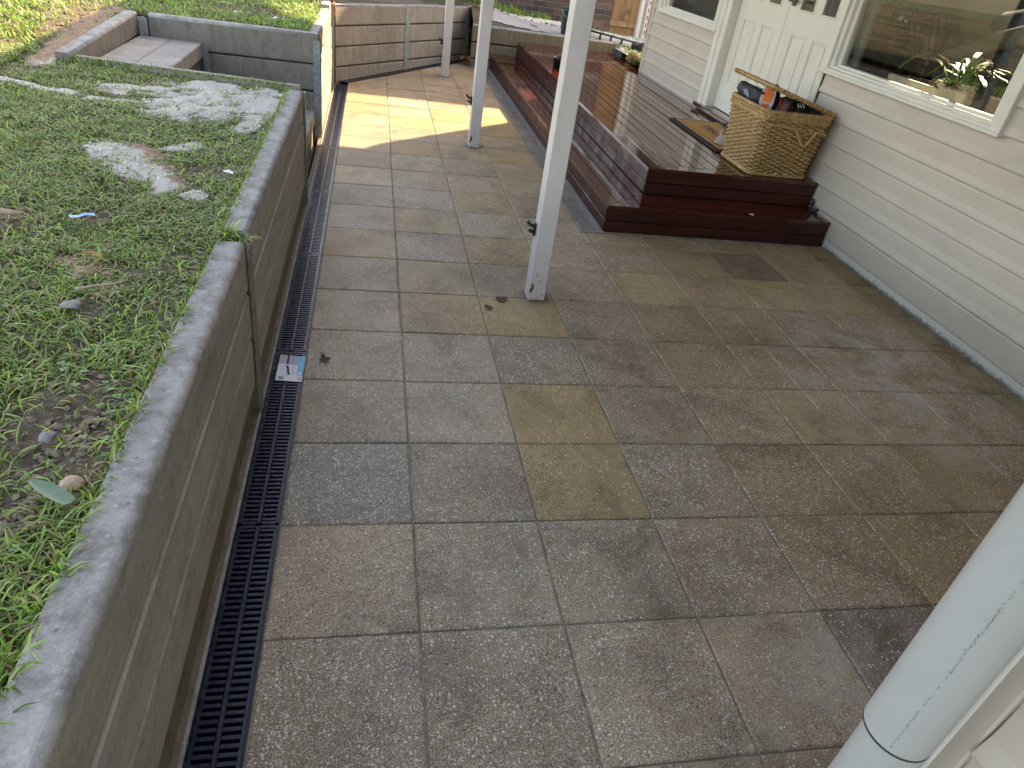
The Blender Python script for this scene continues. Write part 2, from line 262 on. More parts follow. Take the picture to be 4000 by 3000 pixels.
# ------------------------------------------------------------------ mesh helpers
def parent_loc(p):
    v = Vector((0, 0, 0))
    while p is not None: v += p.location; p = p.parent
    return v
def finish(o, label=None, cat=None, group=None, kind=None):
    if label: o['label'] = label
    if cat: o['category'] = cat
    if group: o['group'] = group
    if kind: o['kind'] = kind
    return o
def thing(name, label, cat, loc=(0, 0, 0), group=None):
    o = bpy.data.objects.new(name, None); COL.objects.link(o); o.location = loc; o.empty_display_size = .1
    return finish(o, label, cat, group)
class MB:
    def __init__(s): s.v = []; s.f = []
    def add(s, vs, fs):
        b = len(s.v); s.v += [tuple(v) for v in vs]; s.f += [tuple(i + b for i in f) for f in fs]; return s
    def box(s, x0, x1, y0, y1, z0, z1):
        return s.add([(x0, y0, z0), (x1, y0, z0), (x1, y1, z0), (x0, y1, z0), (x0, y0, z1), (x1, y0, z1), (x1, y1, z1), (x0, y1, z1)],
                     [(3, 2, 1, 0), (4, 5, 6, 7), (0, 1, 5, 4), (1, 2, 6, 5), (2, 3, 7, 6), (3, 0, 4, 7)])
    def cbox(s, x0, x1, y0, y1, z0, z1, b=.004, M=None):
        # box with every edge chamfered
        c = ((x0 + x1) / 2, (y0 + y1) / 2, (z0 + z1) / 2); h = ((x1 - x0) / 2, (y1 - y0) / 2, (z1 - z0) / 2)
        b = min(b, min(h) * .6); vs = []; idx = {}
        for sx in (-1, 1):
            for sy in (-1, 1):
                for sz in (-1, 1):
                    for ax in range(3):
                        p = [c[i] + (sx, sy, sz)[i] * (h[i] - (b if i != ax else 0)) for i in range(3)]
                        idx[(sx, sy, sz, ax)] = len(vs); vs.append(p)
        fs = []
        for ax in range(3):
            o1, o2 = [(1, 2), (2, 0), (0, 1)][ax]
            for sg in (-1, 1):
                q = []
                for a, bb in ((-1, -1), (1, -1), (1, 1), (-1, 1)):
                    k = [0, 0, 0]; k[ax] = sg; k[o1] = a; k[o2] = bb; q.append(idx[(*k, ax)])
                fs.append(tuple(q) if sg > 0 else tuple(reversed(q)))
            for a in (-1, 1):
                for bb in (-1, 1):
                    k = [0, 0, 0]; k[o1] = a; k[o2] = bb; q = []
                    k[ax] = -1; q += [idx[(*k, o1)], idx[(*k, o2)]]; k[ax] = 1; q += [idx[(*k, o2)], idx[(*k, o1)]]
                    fs.append(tuple(q) if a * bb < 0 else tuple(reversed(q)))
        for sx in (-1, 1):
            for sy in (-1, 1):
                for sz in (-1, 1):
                    q = [idx[(sx, sy, sz, a)] for a in range(3)]; fs.append(tuple(q) if sx * sy * sz > 0 else tuple(reversed(q)))
        if M is not None: vs = [M @ Vector(v) for v in vs]
        return s.add(vs, fs)
    def poly(s, pts, z0, z1):
        n = len(pts); vs = [(x, y, z0) for x, y in pts] + [(x, y, z1) for x, y in pts]
        return s.add(vs, [tuple(reversed(range(n))), tuple(range(n, 2 * n))] + [(i, (i + 1) % n, n + (i + 1) % n, n + i) for i in range(n)])
    def prism(s, prof, o, u, w, d0, d1, d):
        # prof in (u, w) plane, swept along d from d0 to d1
        o, u, w, d = Vector(o), Vector(u), Vector(w), Vector(d); n = len(prof)
        vs = [o + u * a + w * b + d * t for t in (d0, d1) for a, b in prof]
        return s.add(vs, [tuple(range(n)), tuple(reversed(range(n, 2 * n)))] + [(i, n + i, n + (i + 1) % n, (i + 1) % n) for i in range(n)])
    def tube(s, pts, r, k=8, cap=True, taper=None, closed=False):
        pts = [Vector(p) for p in pts]; n = len(pts); rings = []; up = None
        for i, p in enumerate(pts):
            a = pts[(i - 1) % n] if closed or i else pts[0]; b = pts[(i + 1) % n] if closed or i < n - 1 else pts[-1]
            t = (b - a).normalized()
            if up is None: up = Vector((0, 0, 1)) if abs(t.z) < .9 else Vector((1, 0, 0))
            x = t.cross(up).normalized(); y = x.cross(t).normalized(); up = y
            rr = r if taper is None else r * taper[i]
            rings.append([p + (x * math.cos(2 * math.pi * j / k) + y * math.sin(2 * math.pi * j / k)) * rr for j in range(k)])
        vs = [v for rg in rings for v in rg]; fs = []
        m = n if closed else n - 1
        for i in range(m):
            for j in range(k):
                a, b = i * k, ((i + 1) % n) * k; fs.append((a + j, a + (j + 1) % k, b + (j + 1) % k, b + j))
        if cap and not closed: fs += [tuple(reversed(range(k))), tuple(range((n - 1) * k, n * k))]
        return s.add(vs, fs)
    def lathe(s, prof, c, k=24):
        vs = [(c[0] + r * math.cos(2 * math.pi * j / k), c[1] + r * math.sin(2 * math.pi * j / k), c[2] + z) for r, z in prof for j in range(k)]; fs = []
        for i in range(len(prof) - 1):
            for j in range(k): fs.append((i * k + j, i * k + (j + 1) % k, (i + 1) * k + (j + 1) % k, (i + 1) * k + j))
        return s.add(vs, fs)
    def blob(s, c, r, seed=0, sub=2, amp=.25):
        import bmesh
        bm = bmesh.new(); bmesh.ops.create_icosphere(bm, subdivisions=sub, radius=1); rnd = random.Random(seed)
        ph = [rnd.uniform(0, 6.28) for _ in range(6)]; vs = []
        for v in bm.verts:
            p = v.co; k = 1 + amp * (math.sin(p.x * 3 + ph[0]) * math.sin(p.y * 2.7 + ph[1]) + .6 * math.sin(p.z * 5 + ph[2] + p.x * 3) + rnd.uniform(-.3, .3))
            vs.append((c[0] + p.x * r[0] * k, c[1] + p.y * r[1] * k, c[2] + p.z * r[2] * k))
        s.add(vs, [tuple(v.index for v in f.verts) for f in bm.faces]); bm.free(); return s
    def mesh(s, name, off=Vector((0, 0, 0)), smooth=False):
        me = bpy.data.meshes.new(name); me.from_pydata([(v[0] - off[0], v[1] - off[1], v[2] - off[2]) for v in s.v], [], s.f); me.update()
        if smooth: me.polygons.foreach_set('use_smooth', [True] * len(me.polygons))
        return me
    def build(s, name, mat, parent=None, smooth=False, origin=None):
        base = parent_loc(parent) if parent else Vector((0, 0, 0)); o_ = Vector(origin) if origin is not None else base
        me = s.mesh(name, o_, smooth); me.materials.append(MAT[mat]); o = bpy.data.objects.new(name, me); COL.objects.link(o)
        o.location = o_ - base
        if parent: o.parent = parent
        return o
def single(mb, name, mat, label, cat, smooth=False, group=None, origin=None):
    if origin is None: origin = (sum(v[0] for v in mb.v) / len(mb.v), sum(v[1] for v in mb.v) / len(mb.v), min(v[2] for v in mb.v))
    return finish(mb.build(name, mat, None, smooth, origin), label, cat, group)
def inst(me, name, mat, loc, parent=None, rz=0):
    o = bpy.data.objects.new(name, me); COL.objects.link(o); o.location = Vector(loc) - (parent_loc(parent) if parent else Vector((0, 0, 0))); o.rotation_euler.z = rz
    if parent: o.parent = parent
    return o
def clip(poly, a, b, c):
    # keep a*x + b*y >= c
    out = []
    for i in range(len(poly)):
        p, q = poly[i], poly[(i + 1) % len(poly)]; dp = a * p[0] + b * p[1] - c; dq = a * q[0] + b * q[1] - c
        if dp >= 0: out.append(p)
        if dp * dq < 0: t = dp / (dp - dq); out.append((p[0] + (q[0] - p[0]) * t, p[1] + (q[1] - p[1]) * t))
    return out
def vnoise(x, y, scale, seed=0):
    x = np.asarray(x) * scale + seed * 17.3; y = np.asarray(y) * scale + seed * 9.7
    xi = np.floor(x).astype(int); yi = np.floor(y).astype(int); fx = x - xi; fy = y - yi
    def h(a, b): return np.modf(np.abs(np.sin(a * 127.1 + b * 311.7 + seed * 74.7) * 43758.5453))[0]
    u = fx * fx * (3 - 2 * fx); v = fy * fy * (3 - 2 * fy)
    return (h(xi, yi) * (1 - u) + h(xi + 1, yi) * u) * (1 - v) + (h(xi, yi + 1) * (1 - u) + h(xi + 1, yi + 1) * u) * v
def fbm(x, y, scale, seed=0, oct=4):
    r = 0; a = .5; t = 0
    for i in range(oct): r = r + a * vnoise(x, y, scale * 2 ** i, seed + i); t += a; a *= .5
    return r / t

# ------------------------------------------------------------------ ground
g = MB().box(-160, 160, -160, 160, -.5, -.3).build('ground', 'far_ground'); finish(g, kind='structure')
# angled wall frame of reference
AP = Vector((-.144, 6.872, 0)); AD = Vector((.558, .83, 0)).normalized(); AN = Vector((AD.y, -AD.x, 0))   # AN faces the patio
AC = AN.x * AP.x + AN.y * AP.y

# ------------------------------------------------------------------ patio pavers
bedp = clip([(0.0, -2.4), (3.41, -2.4), (3.41, 9.6), (0.0, 9.6)], AN.x, AN.y, AC + .15)
patio = MB().poly(bedp, -.12, -.0055).build('patio', 'mortar'); finish(patio, 'paved patio of square exposed aggregate slabs', None, None, 'structure')
GREY = (.53, .43, .305); TAN = (.49, .335, .182); BEIGE = (.54, .405, .235); YEL = (.55, .39, .195)
special = {(2, 2): (YEL, .15), (2, 1): (YEL, .22), (1, 4): (BEIGE, .35), (2, 4): (YEL, .3), (4, 5): ((.56, .42, .225), .12), (5, 2): (BEIGE, .2), (6, 5): (YEL, .25), (0, 6): (BEIGE, .3), (1, 5): (BEIGE, .35), (1, 7): (BEIGE, .4), (2, 6): (TAN, .8), (0, 1): ((.46, .40, .315), 1.3), (0, -1): ((.47, .385, .28), 1.4), (5, 0): (TAN, .6), (6, 1): (TAN, .25), (4, -1): ((.27, .20, .135), .6),
           (2, 8): (BEIGE, .5), (5, 6): (TAN, .25), (6, 6): ((.33, .24, .155), .25), (1, 11): (TAN, .3), (3, 11): (YEL, .2), (2, 14): (YEL, .15), (1, 13): (YEL, .2), (2, 13): (BEIGE, .2), (3, 14): (YEL, .15), (3, 13): (YEL, .1), (0, 15): (BEIGE, .3), (0, 14): (BEIGE, .5)}
def paver(poly, tint, agg, seed):
    if len(poly) < 3: return
    rnd = random.Random(seed)
    ar = abs(sum(poly[i][0] * poly[(i + 1) % len(poly)][1] - poly[(i + 1) % len(poly)][0] * poly[i][1] for i in range(len(poly)))) / 2
    if ar < .0015: return
    cx = sum(p[0] for p in poly) / len(poly); cy = sum(p[1] for p in poly) / len(poly)
    n = len(poly); z = rnd.uniform(-.0016, .0016); tx, ty = rnd.uniform(-.004, .004), rnd.uniform(-.004, .004)
    k = .0045
    def inset(d): return [(cx + (x - cx) * (1 - d / max(.05, abs(x - cx) + 1e-6)) if abs(x - cx) > .02 else x, cy + (y - cy) * (1 - d / max(.05, abs(y - cy) + 1e-6)) if abs(y - cy) > .02 else y) for x, y in poly]
    H = lambda x, y, dz: z + dz + (x - cx) * tx + (y - cy) * ty
    # slightly uneven edge: each side gets a mid-point nudged in or out
    o = inset(.0028); o2 = []
    for i in range(n):
        a, b = o[i], o[(i + 1) % n]; o2.append(a); l = math.hypot(b[0] - a[0], b[1] - a[1])
        if l > .15:
            for t in (.3, .68):
                e = rnd.uniform(-.0016, .0012); o2.append((a[0] + (b[0] - a[0]) * t - (b[1] - a[1]) / l * e, a[1] + (b[1] - a[1]) * t + (b[0] - a[0]) / l * e))
    def shrink(pts, d):
        return [(cx + (x - cx) * (1 - d / max(.06, math.hypot(x - cx, y - cy) * .8)), cy + (y - cy) * (1 - d / max(.06, math.hypot(x - cx, y - cy) * .8))) for x, y in pts]
    top = shrink(o2, k); m = len(o2)
    vs = [(x, y, -.05) for x, y in o2] + [(x, y, H(x, y, -.0035)) for x, y in o2] + [(x, y, H(x, y, 0)) for x, y in top]
    fs = [(i, (i + 1) % m, m + (i + 1) % m, m + i) for i in range(m)] + [(m + i, m + (i + 1) % m, 2 * m + (i + 1) % m, 2 * m + i) for i in range(m)] + [tuple(range(2 * m, 3 * m))]
    ob = MB().add(vs, fs).build('paver', 'paver', patio, origin=(cx, cy, 0)); ob.color = (*tint, agg)
def jit(c, s, rnd): 
    k = 1 + rnd.uniform(-s, s); h = rnd.uniform(-.025, .025); return (c[0] * k * (1 + h), c[1] * k, c[2] * k * (1 - h))
for c in range(0, 9):
    for r in range(-6, 24):
        rnd = random.Random(c * 131 + r * 17 + 5)
        t = min(1, max(0, (c - .7) / 4.5)); base = tuple(GREY[i] * (1 - t) + TAN[i] * t for i in range(3)); agg = rnd.uniform(.75, 1.15)
        if r >= 9: base = tuple(base[i] * .5 + (.54, .395, .23)[i] * .5 for i in range(3)); agg *= .7
        if (c, r) in special: base, agg = special[(c, r)]; base = jit(base, .04, rnd)
        else: base = jit(base, .13, rnd); agg *= 1 if rnd.random() < .8 else .5
        x0, x1, y0, y1 = c * .4, c * .4 + .4, r * .4, r * .4 + .4
        if c == 8:
            x1 = 3.398
            base = jit((.40, .28, .13), .1, rnd); agg = .25
        if y0 >= 2.79:
            if y0 < 2.81 and c >= 4: y1 = 2.995
            if c >= 4 and y0 > 2.9: continue
        p = [(x0, y0), (x1, y0), (x1, y1), (x0, y1)]
        if y0 > 6: p = clip(p, AN.x, AN.y, AC + .15)
        if p: paver(p, base, agg, c * 977 + r)
for k in range(16):     # narrow cut slabs along the foot of the deck
    y0 = 3.2 + k * .4 if k else 3.0; rnd = random.Random(k)
    paver(clip([(1.6, 3.2 + (k - 1) * .4 + (0 if k else .2)), (1.712, 3.2 + (k - 1) * .4 + (0 if k else .2)), (1.712, 3.2 + k * .4), (1.6, 3.2 + k * .4)], AN.x, AN.y, AC + .15), jit((.30, .27, .23), .1, rnd), .3, k)
fil = MB().poly(clip([(1.712, 3.0), (1.76, 3.0), (1.76, 9.2), (1.712, 9.2)], AN.x, AN.y, AC + .15), -.05, .004).build('mortar_fillet', 'mortar_grey', patio)
fil2 = MB().poly([(1.70, 2.993), (3.39, 2.993), (3.39, 3.03), (1.70, 3.03)], -.05, .003).build('mortar_fillet', 'mortar', patio)

# ------------------------------------------------------------------ trench drain
dr = thing('drain_channel', 'narrow trench drain channel running along the sleeper retaining walls', 'drain', (-.06, 1, 0))
MB().box(-.128, -.001, -2.4, 6.80, -.13, -.052).build('channel_floor', 'void_black', dr)
for xa, xb in ((-.1245, -.1205), (-.0045, -.0008)): MB().box(xa, xb, -2.4, 6.72, -.06, -.0005).build('channel_edge', 'grate_black', dr)
MB().cbox(-.137, -.1248, -2.4, 6.75, -.10, .001, .003).build('mortar_strip', 'sleeper_tread', dr); MB().box(-.160, -.137, -2.4, 6.75, -.10, -.004).build('silt', 'sleeper_damp', dr)
pl = [tuple((AP + AD * a + AN * b).to_2d()) for a, b in ((-.05, -.02), (3.1, -.02), (3.1, .15), (.10, .15))]
MB().poly(pl, -.13, -.052).build('channel_floor', 'void_black', dr)
for o0, o1 in ((.0, .022), (.1455, .1495)):
    pl = [tuple((AP + AD * a + AN * b).to_2d()) for a, b in ((.0, o0), (3.05, o0), (3.05, o1), (.0 + (.14 if o0 > .1 else 0), o1))]
    MB().poly(pl, -.06, -.002).build('channel_edge', 'mortar' if o0 < .1 else 'grate_black', dr)
def grate_mesh(L):
    m = MB(); w = .058; z1, z0 = 0, -.016
    for sx in (-1, 1): m.cbox(min(sx * w, sx * (w - .011)), max(sx * w, sx * (w - .011)), .002, L - .002, z0, z1, .0015)
    m.cbox(-.0065, .0065, .002, L - .002, z0, z1 + .0008, .002)
    n = int(round(L / .02)); p = L / n
    for i in range(n + 1):
        y = min(max(i * p, .005), L - .005); wd = .0055 if 0 < i < n else .006
        for sx in (-1, 1):
            a, b = sorted((sx * .006, sx * (w - .009))); m.cbox(a, b, y - wd, y + wd, z0 + .002, z1 - .0008, .0015)
    return m
def grate(loc, L, me, label, rz=0):
    o = inst(me, 'drain_grate', 'grate_black', loc, None, rz); finish(o, label, 'drain grate', 'drain grates along the retaining walls'); return o
gm = grate_mesh(.994).mesh('drain_grate'); gm.materials.append(MAT['grate_black'])
place = ['black slotted drain grate nearest the camera, cut by the bottom edge of the picture', 'wet black drain grate, second from the camera, beside the nearest full row of slabs', 'black drain grate with the printed card lying on it', 'black drain grate just beyond the printed card', 'shaded black drain grate alongside the steel end post of the lawn wall', 'drain grate opposite the mouth of the sunken steps, crossed by the edge of the shade', 'brightest sunlit drain grate beside the lower end of the sunlit sleeper wall']
for k in range(-1, 6):
    grate((-.0625, .412 + (k - 1) * 1.0, -.001), 1, gm, place[k + 1])
grate((-.0625, 5.412, -.001), 1, gm, 'drain grate below the sunlit sleeper wall, last full one before the corner')
gs = grate_mesh(.30).mesh('drain_grate_short'); gs.materials.append(MAT['grate_black'])
grate((-.0625, 6.412, -.001), .3, gs, 'short cut drain grate in the corner where the drain turns')
ang = math.atan2(AD.y, AD.x) - math.pi / 2
for i, l in enumerate(['black drain grate along the angled wall, next to the corner', 'black drain grate along the angled wall, in the middle behind the far post', 'black drain grate along the angled wall, beside the big dry leaf']):
    p = AP + AD * (.06 + i * 1.0) + AN * .083; grate((p.x, p.y, -.001), 1, gm, l, ang)

# ------------------------------------------------------------------ concrete sleeper walls
def sleeper_prof(t, z0, z1, c=.016):
    # outward face at u=0, body behind (negative u)
    k = min(c, .007)
    return [(-t, z0), (-c, z0), (0, z0 + c), (0, z1 - k), (-k, z1), (-t, z1)]
def coping_prof(t, z0, z1, r=.020):
    return [(-t, z0), (-.011, z0), (0, z0 + .011)] + [(-r + r * math.cos(a), z1 - r + r * math.sin(a)) for a in [k * math.pi / 10 for k in range(6)]] + [(-t, z1)]
def sleepers(root, o, d, L, out, layers, t=.08, mat='sleeper_concrete', tilt=0, coping=True):
    # rows of sleepers from point o along unit vector d
    for i, (z0, z1) in enumerate(layers):
        rnd = random.Random(int(o[1] * 977) + i); off = rnd.uniform(-.0025, .0025)
        m = MB(); dd = Vector(d) + Vector((0, 0, tilt)); top = coping and i == 0
        m.prism(coping_prof(t, z0, z1) if top else sleeper_prof(t, z0, z1 - .004, .011), Vector(o) + Vector(out) * off, out, (0, 0, 1), .004, L - .004, dd)
        ob = m.build('concrete_sleeper', 'sleeper_coping' if top else mat, root)
        if top and mat != 'sleeper_coping':
            ob.data.materials.append(MAT[mat])
            for p in ob.data.polygons:
                if abs(p.normal.z) < .12: p.material_index = 1
        if top:
            for p in ob.data.polygons: p.use_smooth = .03 < p.normal.z < .985
def hpost(root, c, out, w, z0, z1, depth=.09, mat='galvanised_steel', proud=.007):
    # H section: front flange, web, back flange; c is on the wall face
    out = Vector(out); s = Vector((-out.y, out.x, 0)); c = Vector(c); m = MB()
    def slab(a0, a1, b0, b1):
        pts = [c + s * a + out * b for a, b in ((a0, b0), (a1, b0), (a1, b1), (a0, b1))]
        m.add([(p.x, p.y, z0) for p in pts] + [(p.x, p.y, z1) for p in pts], [(3, 2, 1, 0), (4, 5, 6, 7), (0, 1, 5, 4), (1, 2, 6, 5), (2, 3, 7, 6), (3, 0, 4, 7)])
    slab(-w / 2, w / 2, .001, proud); slab(-.003, .003, -depth, .0005); slab(-w / 2, w / 2, -depth - .007, -depth)
    return m.build('steel_post', mat, root)
LAY = [(.494, .665), (.322, .489), (.135, .317)]
w1 = thing('retaining_wall', 'long grey concrete sleeper retaining wall holding the lawn beside the drain', 'retaining wall', (-.18, 1, 0))
for y0, y1 in ((-3.0, -1.03), (-1.0, .965), (1.045, 3.13)): sleepers(w1, (-.135, y0, 0), (0, 1, 0), y1 - y0, (1, 0, 0), LAY, mat='sleeper_brushed'); MB().cbox(-.215, -.152, y0 + .004, y1 - .004, -.05, .128, .006).build('concrete_sleeper', 'sleeper_damp', w1)
hpost(w1, (-.133, 1.005, 0), (1, 0, 0), .062, -.02, .632, mat='weathered_steel'); hpost(w1, (-.133, -1.015, 0), (1, 0, 0), .062, -.02, .632, mat='weathered_steel'); hpost(w1, (-.133, 3.155, 0), (1, 0, 0), .045, -.02, .655)
w2 = thing('step_side_wall', 'thin pale topped sleeper wall on the near side of the sunken steps', 'retaining wall', (-.8, 3.25, 0))
d2 = Vector((-1.36, .19, 0)).normalized(); o2 = Vector((-.150, 3.285, 0))
sleepers(w2, o2, d2, 1.36, Vector((d2.y, -d2.x, 0)), [(.50, .668), (.33, .495), (.16, .325), (-.02, .155)], t=.055)
w3 = thing('step_end_wall', 'dark sleeper at the top end of the sunken steps against the lawn', 'retaining wall', (-1.4, 3.9, .5))
sleepers(w3, (-1.385, 3.34, 0), (0, 1, 0), 1.36, (1, 0, 0), [(.545, .690), (.35, .54)], t=.075, tilt=.042, mat='sleeper_dark')
w4 = thing('step_back_wall', 'tall weathered sleeper wall at the back of the sunken steps', 'retaining wall', (-.7, 4.7, 0))
sleepers(w4, (-1.31, 4.66, 0), (1, 0, 0), 1.16, (0, -1, 0), [(.540, .745), (.345, .533), (.15, .338), (-.05, .143)], mat='sleeper_dark')
hpost(w4, (-.162, 4.658, 0), (0, -1, 0), .05, .0, .70); hpost(w4, (-1.345, 4.658, 0), (0, -1, 0), .06, .3, .72); hpost(w4, (-.945, 4.657, 0), (0, -1, 0), .04, .3, .575)
w5 = thing('sunlit_retaining_wall', 'sunlit sleeper wall between the steps and the far corner of the drain', 'retaining wall', (-.18, 5.6, 0))
sleepers(w5, (-.150, 4.735, 0), (0, 1, 0), 1.56, (1, 0, 0), [(.545, .735), (.350, .538), (.155, .343), (-.05, .148)])
sleepers(w5, (-.153, 6.31, 0), (0, 1, 0), .36, (1, 0, 0), [(.565, .765), (.365, .558), (.165, .358), (-.05, .158)])
hpost(w5, (-.152, 6.70, 0), (1, -.3, 0), .06, -.02, .72)
w6 = thing('angled_retaining_wall', 'sleeper wall running at an angle behind the far end of the patio, with a steel post in its middle', 'retaining wall', (.7, 8.1, 0))
L6 = [(.520, .712), (.325, .512), (.130, .317), (-.06, .122)]
sleepers(w6, AP + AD * .03, AD, 1.36, AN, L6, tilt=-.027); sleepers(w6, AP + AD * 1.42 + Vector((0, 0, -.037)), AD, 1.50, AN, L6, tilt=-.027)
hpost(w6, AP + AD * 1.405, AN, .105, -.02, .675); hpost(w6, AP + AD * 2.95, AN, .10, -.02, .645)
w7 = thing('low_retaining_wall', 'low mossy sleeper wall behind the far end of the deck', 'retaining wall', (2.5, 8.72, 0))
sleepers(w7, (1.50, 8.70, 0), (1, 0, 0), 1.95, (0, -1, 0), [(.300, .495), (.10, .287), (-.06, .09)], t=.085, mat='sleeper_damp')
hpost(w7, (3.49, 8.69, 0), (0, -1, 0), .075, .0, .47)
# steps
st = thing('garden_steps', 'concrete sleeper steps sunk into the lawn between two walls', 'steps', (-.7, 4, 0))
def tread(x0, x1, z0, z1, n):
    w = (x1 - x0) / n
    for i in range(n): MB().cbox(x0 + i * w + .001, x0 + (i + 1) * w - .001, 3.37, 4.655, z0, z1 - .002 * (i % 2), .006).build('tread_sleeper', 'sleeper_tread', st)
tread(-1.38, -.96, .50, .60, 2); MB().cbox(-1.2, -.985, 3.37, 4.64, .31, .497, .006).build('riser', 'sleeper_dark', st)
tread(-.95, -.585, .30, .395, 2); MB().cbox(-.85, -.62, 3.37, 4.64, .10, .297, .006).build('riser', 'sleeper_dark', st)
tread(-.584, -.185, .11, .205, 2); MB().cbox(-.55, -.20, 3.37, 4.64, -.05, .107, .006).build('riser', 'sleeper_dark', st)
MB().box(-1.5, -.19, 3.3, 4.72, -.2, -.06).build('footing', 'mortar', st)

# ------------------------------------------------------------------ timber deck with a lower step
dk = thing('timber_deck', 'wet dark red timber deck with a lower step in front of the door', 'deck', (2.6, 5.8, 0))
DX0, DY0, DX1, DY1, DXR, DYE = 1.755, 3.02, 2.09, 3.315, 3.372, 8.665
MB().box(DX0 + .03, DXR - .01, DY0 + .03, DYE - .01, -.02, .158).build('deck_backing', 'deck_backing', dk)  # solid dark box added under the boards to block light in the gaps
MB().box(DX1 + .03, DXR - .01, DY1 + .03, DYE - .01, .16, .338).build('deck_backing', 'deck_backing', dk)
def plank(poly, z0, z1): 
    n = len(poly); c = .0025; cx = sum(p[0] for p in poly) / n; cy = sum(p[1] for p in poly) / n
    return MB().poly(poly, z0, z1).build('deck_board', 'deck_timber', dk, origin=(cx, cy, z0))
def cboard(x0, x1, y0, y1, z0, z1, name='deck_board'): return MB().cbox(x0, x1, y0, y1, z0, z1, .003).build(name, 'fascia_timber' if name == 'fascia_board' else 'deck_timber', dk, origin=((x0 + x1) / 2, (y0 + y1) / 2, z0))
def jz(): return random.uniform(-.0012, .0012)
# lower tread: four boards each way, mitred at the corner
nb = 4
for i in range(nb):
    fx = lambda t: DX0 - .006 + (DX1 - DX0 + .012) * t; fy = lambda t: DY0 - .006 + (DY1 - DY0 + .012) * t
    a, b = (i + .0) / nb, (i + .94) / nb; dz = jz()
    plank([(fx(a), fy(a) + .002), (fx(b), fy(b) + .002), (fx(b), DYE), (fx(a), DYE)], .163 + dz, .185 + dz); dz = jz()
    plank([(fx(a) + .002, fy(a)), (DXR, fy(a)), (DXR, fy(b)), (fx(b) + .002, fy(b))], .163 + dz, .185 + dz)
# upper deck: border boards and long boards
bw = .088
dz = jz(); plank([(DX1 - .006, DY1 - .004), (DX1 + bw, DY1 + bw + .002), (DX1 + bw, DYE), (DX1 - .006, DYE)], .343 + dz, .365 + dz)
dz = jz(); plank([(DX1 - .004, DY1 - .006), (DXR, DY1 - .006), (DXR, DY1 + bw), (DX1 + bw + .002, DY1 + bw)], .343 + dz, .365 + dz)
x = DX1 + bw + .005
while x < DXR - .02:
    x1 = min(x + .088, DXR); dz = jz(); cboard(x, x1, DY1 + bw + .005, DYE, .343 + dz, .365 + dz); x = x1 + .0052
# risers: two boards high
for (z0, z1) in ((.004, .078), (.083, .160)):
    cboard(DX0, DX0 + .02, DY0, DYE, z0, z1, 'fascia_board'); cboard(DX0 + .0, DXR, DY0 - .0008, DY0 + .02, z0, z1, 'fascia_board')
for (z0, z1) in ((.188, .262), (.267, .341)):
    cboard(DX1, DX1 + .02, DY1, DYE, z0, z1, 'fascia_board'); cboard(DX1 + .0, DXR, DY1 - .0008, DY1 + .02, z0, z1, 'fascia_board')

# ------------------------------------------------------------------ house
HX = 3.392
ho = thing('house', 'cream weatherboard house with white double door and windows', 'house', (3.6, 3.5, 0))
DOOR = (3.70, 5.62, .36, 2.46); WIN1 = (2.005, 3.745, 1.045, 2.40); WIN2 = (5.62, 7.225, 1.045, 2.40)
def wall_boxes(ys, ye, z0, z1, holes, x0, x1, mat, name='wall'):
    ed = sorted({ys, ye, *[h[0] for h in holes], *[h[1] for h in holes]})
    for a, b in zip(ed[:-1], ed[1:]):
        if a < ys or b > ye: continue
        mid = (a + b) / 2; hs = sorted([(h[2], h[3]) for h in holes if h[0] <= mid <= h[1]]); z = z0
        for h0, h1 in hs:
            if h0 > z: MB().box(x0, x1, a, b, z, h0).build(name, mat, ho)
            z = h1
        if z < z1: MB().box(x0, x1, a, b, z, z1).build(name, mat, ho)
wall_boxes(-.69, 7.40, .0, 2.9, [DOOR, WIN1, WIN2], HX + .004, HX + .10, 'plaster')
MB().box(HX + .002, 9.0, 7.405, 7.46, .0, 3.0).build('wall', 'siding', ho)
MB().box(9.0, 9.08, .3, 7.46, 0, 3.0).build('wall', 'room_wall', ho); MB().box(HX + .11, 9.0, .22, .30, 0, .9).build('wall', 'plaster', ho); MB().box(HX + .11, 9.0, .22, .30, 2.5, 3.0).build('wall', 'plaster', ho); MB().box(HX + .11, 9.0, .22, .30, .9, 2.5).build('wall', 'room_wall', ho)
MB().box(HX + .105, 8.99, .31, 7.40, .30, .42).build('floor', 'room_floor', ho)
# ceiling with an unseen hole, added to let sun onto the window plant
for x0, x1, y0, y1 in ((HX + .005, 5.18, .3, 7.46), (5.56, 9.08, .3, 7.46), (5.18, 5.56, .3, 3.7), (5.18, 5.56, 4.75, 7.46)): MB().box(x0, x1, y0, y1, 2.78, 2.83).build('ceiling', 'room_wall', ho)
# weatherboards
def board_prof(z0, z1): return [(0, z0 - .004), (.013, z0 - .004), (.0175, z0 - .0005), (.019, z0 + .006), (.0175, z0 + .016), (.011, z0 + .045), (.006, z1 - .02), (.003, z1 - .0045), (0, z1 - .0045)]
BH = .1375
for k in range(18):
    z0 = .22 + BH * k; z1 = z0 + BH; zc = (z0 + z1) / 2; iv = [(-.66, 7.395)]
    for h in (DOOR, WIN1, WIN2):
        if h[2] < zc < h[3]:
            new = []
            for a, b in iv:
                if h[1] <= a or h[0] >= b: new.append((a, b)); continue
                if h[0] > a + .02: new.append((a, h[0]))
                if h[1] < b - .02: new.append((h[1], b))
            iv = new
    for a, b in iv:
        MB().prism(board_prof(z0, z1), (HX, 0, 0), (-1, 0, 0), (0, 0, 1), a, b, (0, 1, 0)).build('weatherboard', 'siding', ho, origin=(HX, a, z0))
MB().cbox(HX - .022, HX + .05, 7.385, 7.47, .2, 2.9, .004).build('corner_board', 'siding', ho)
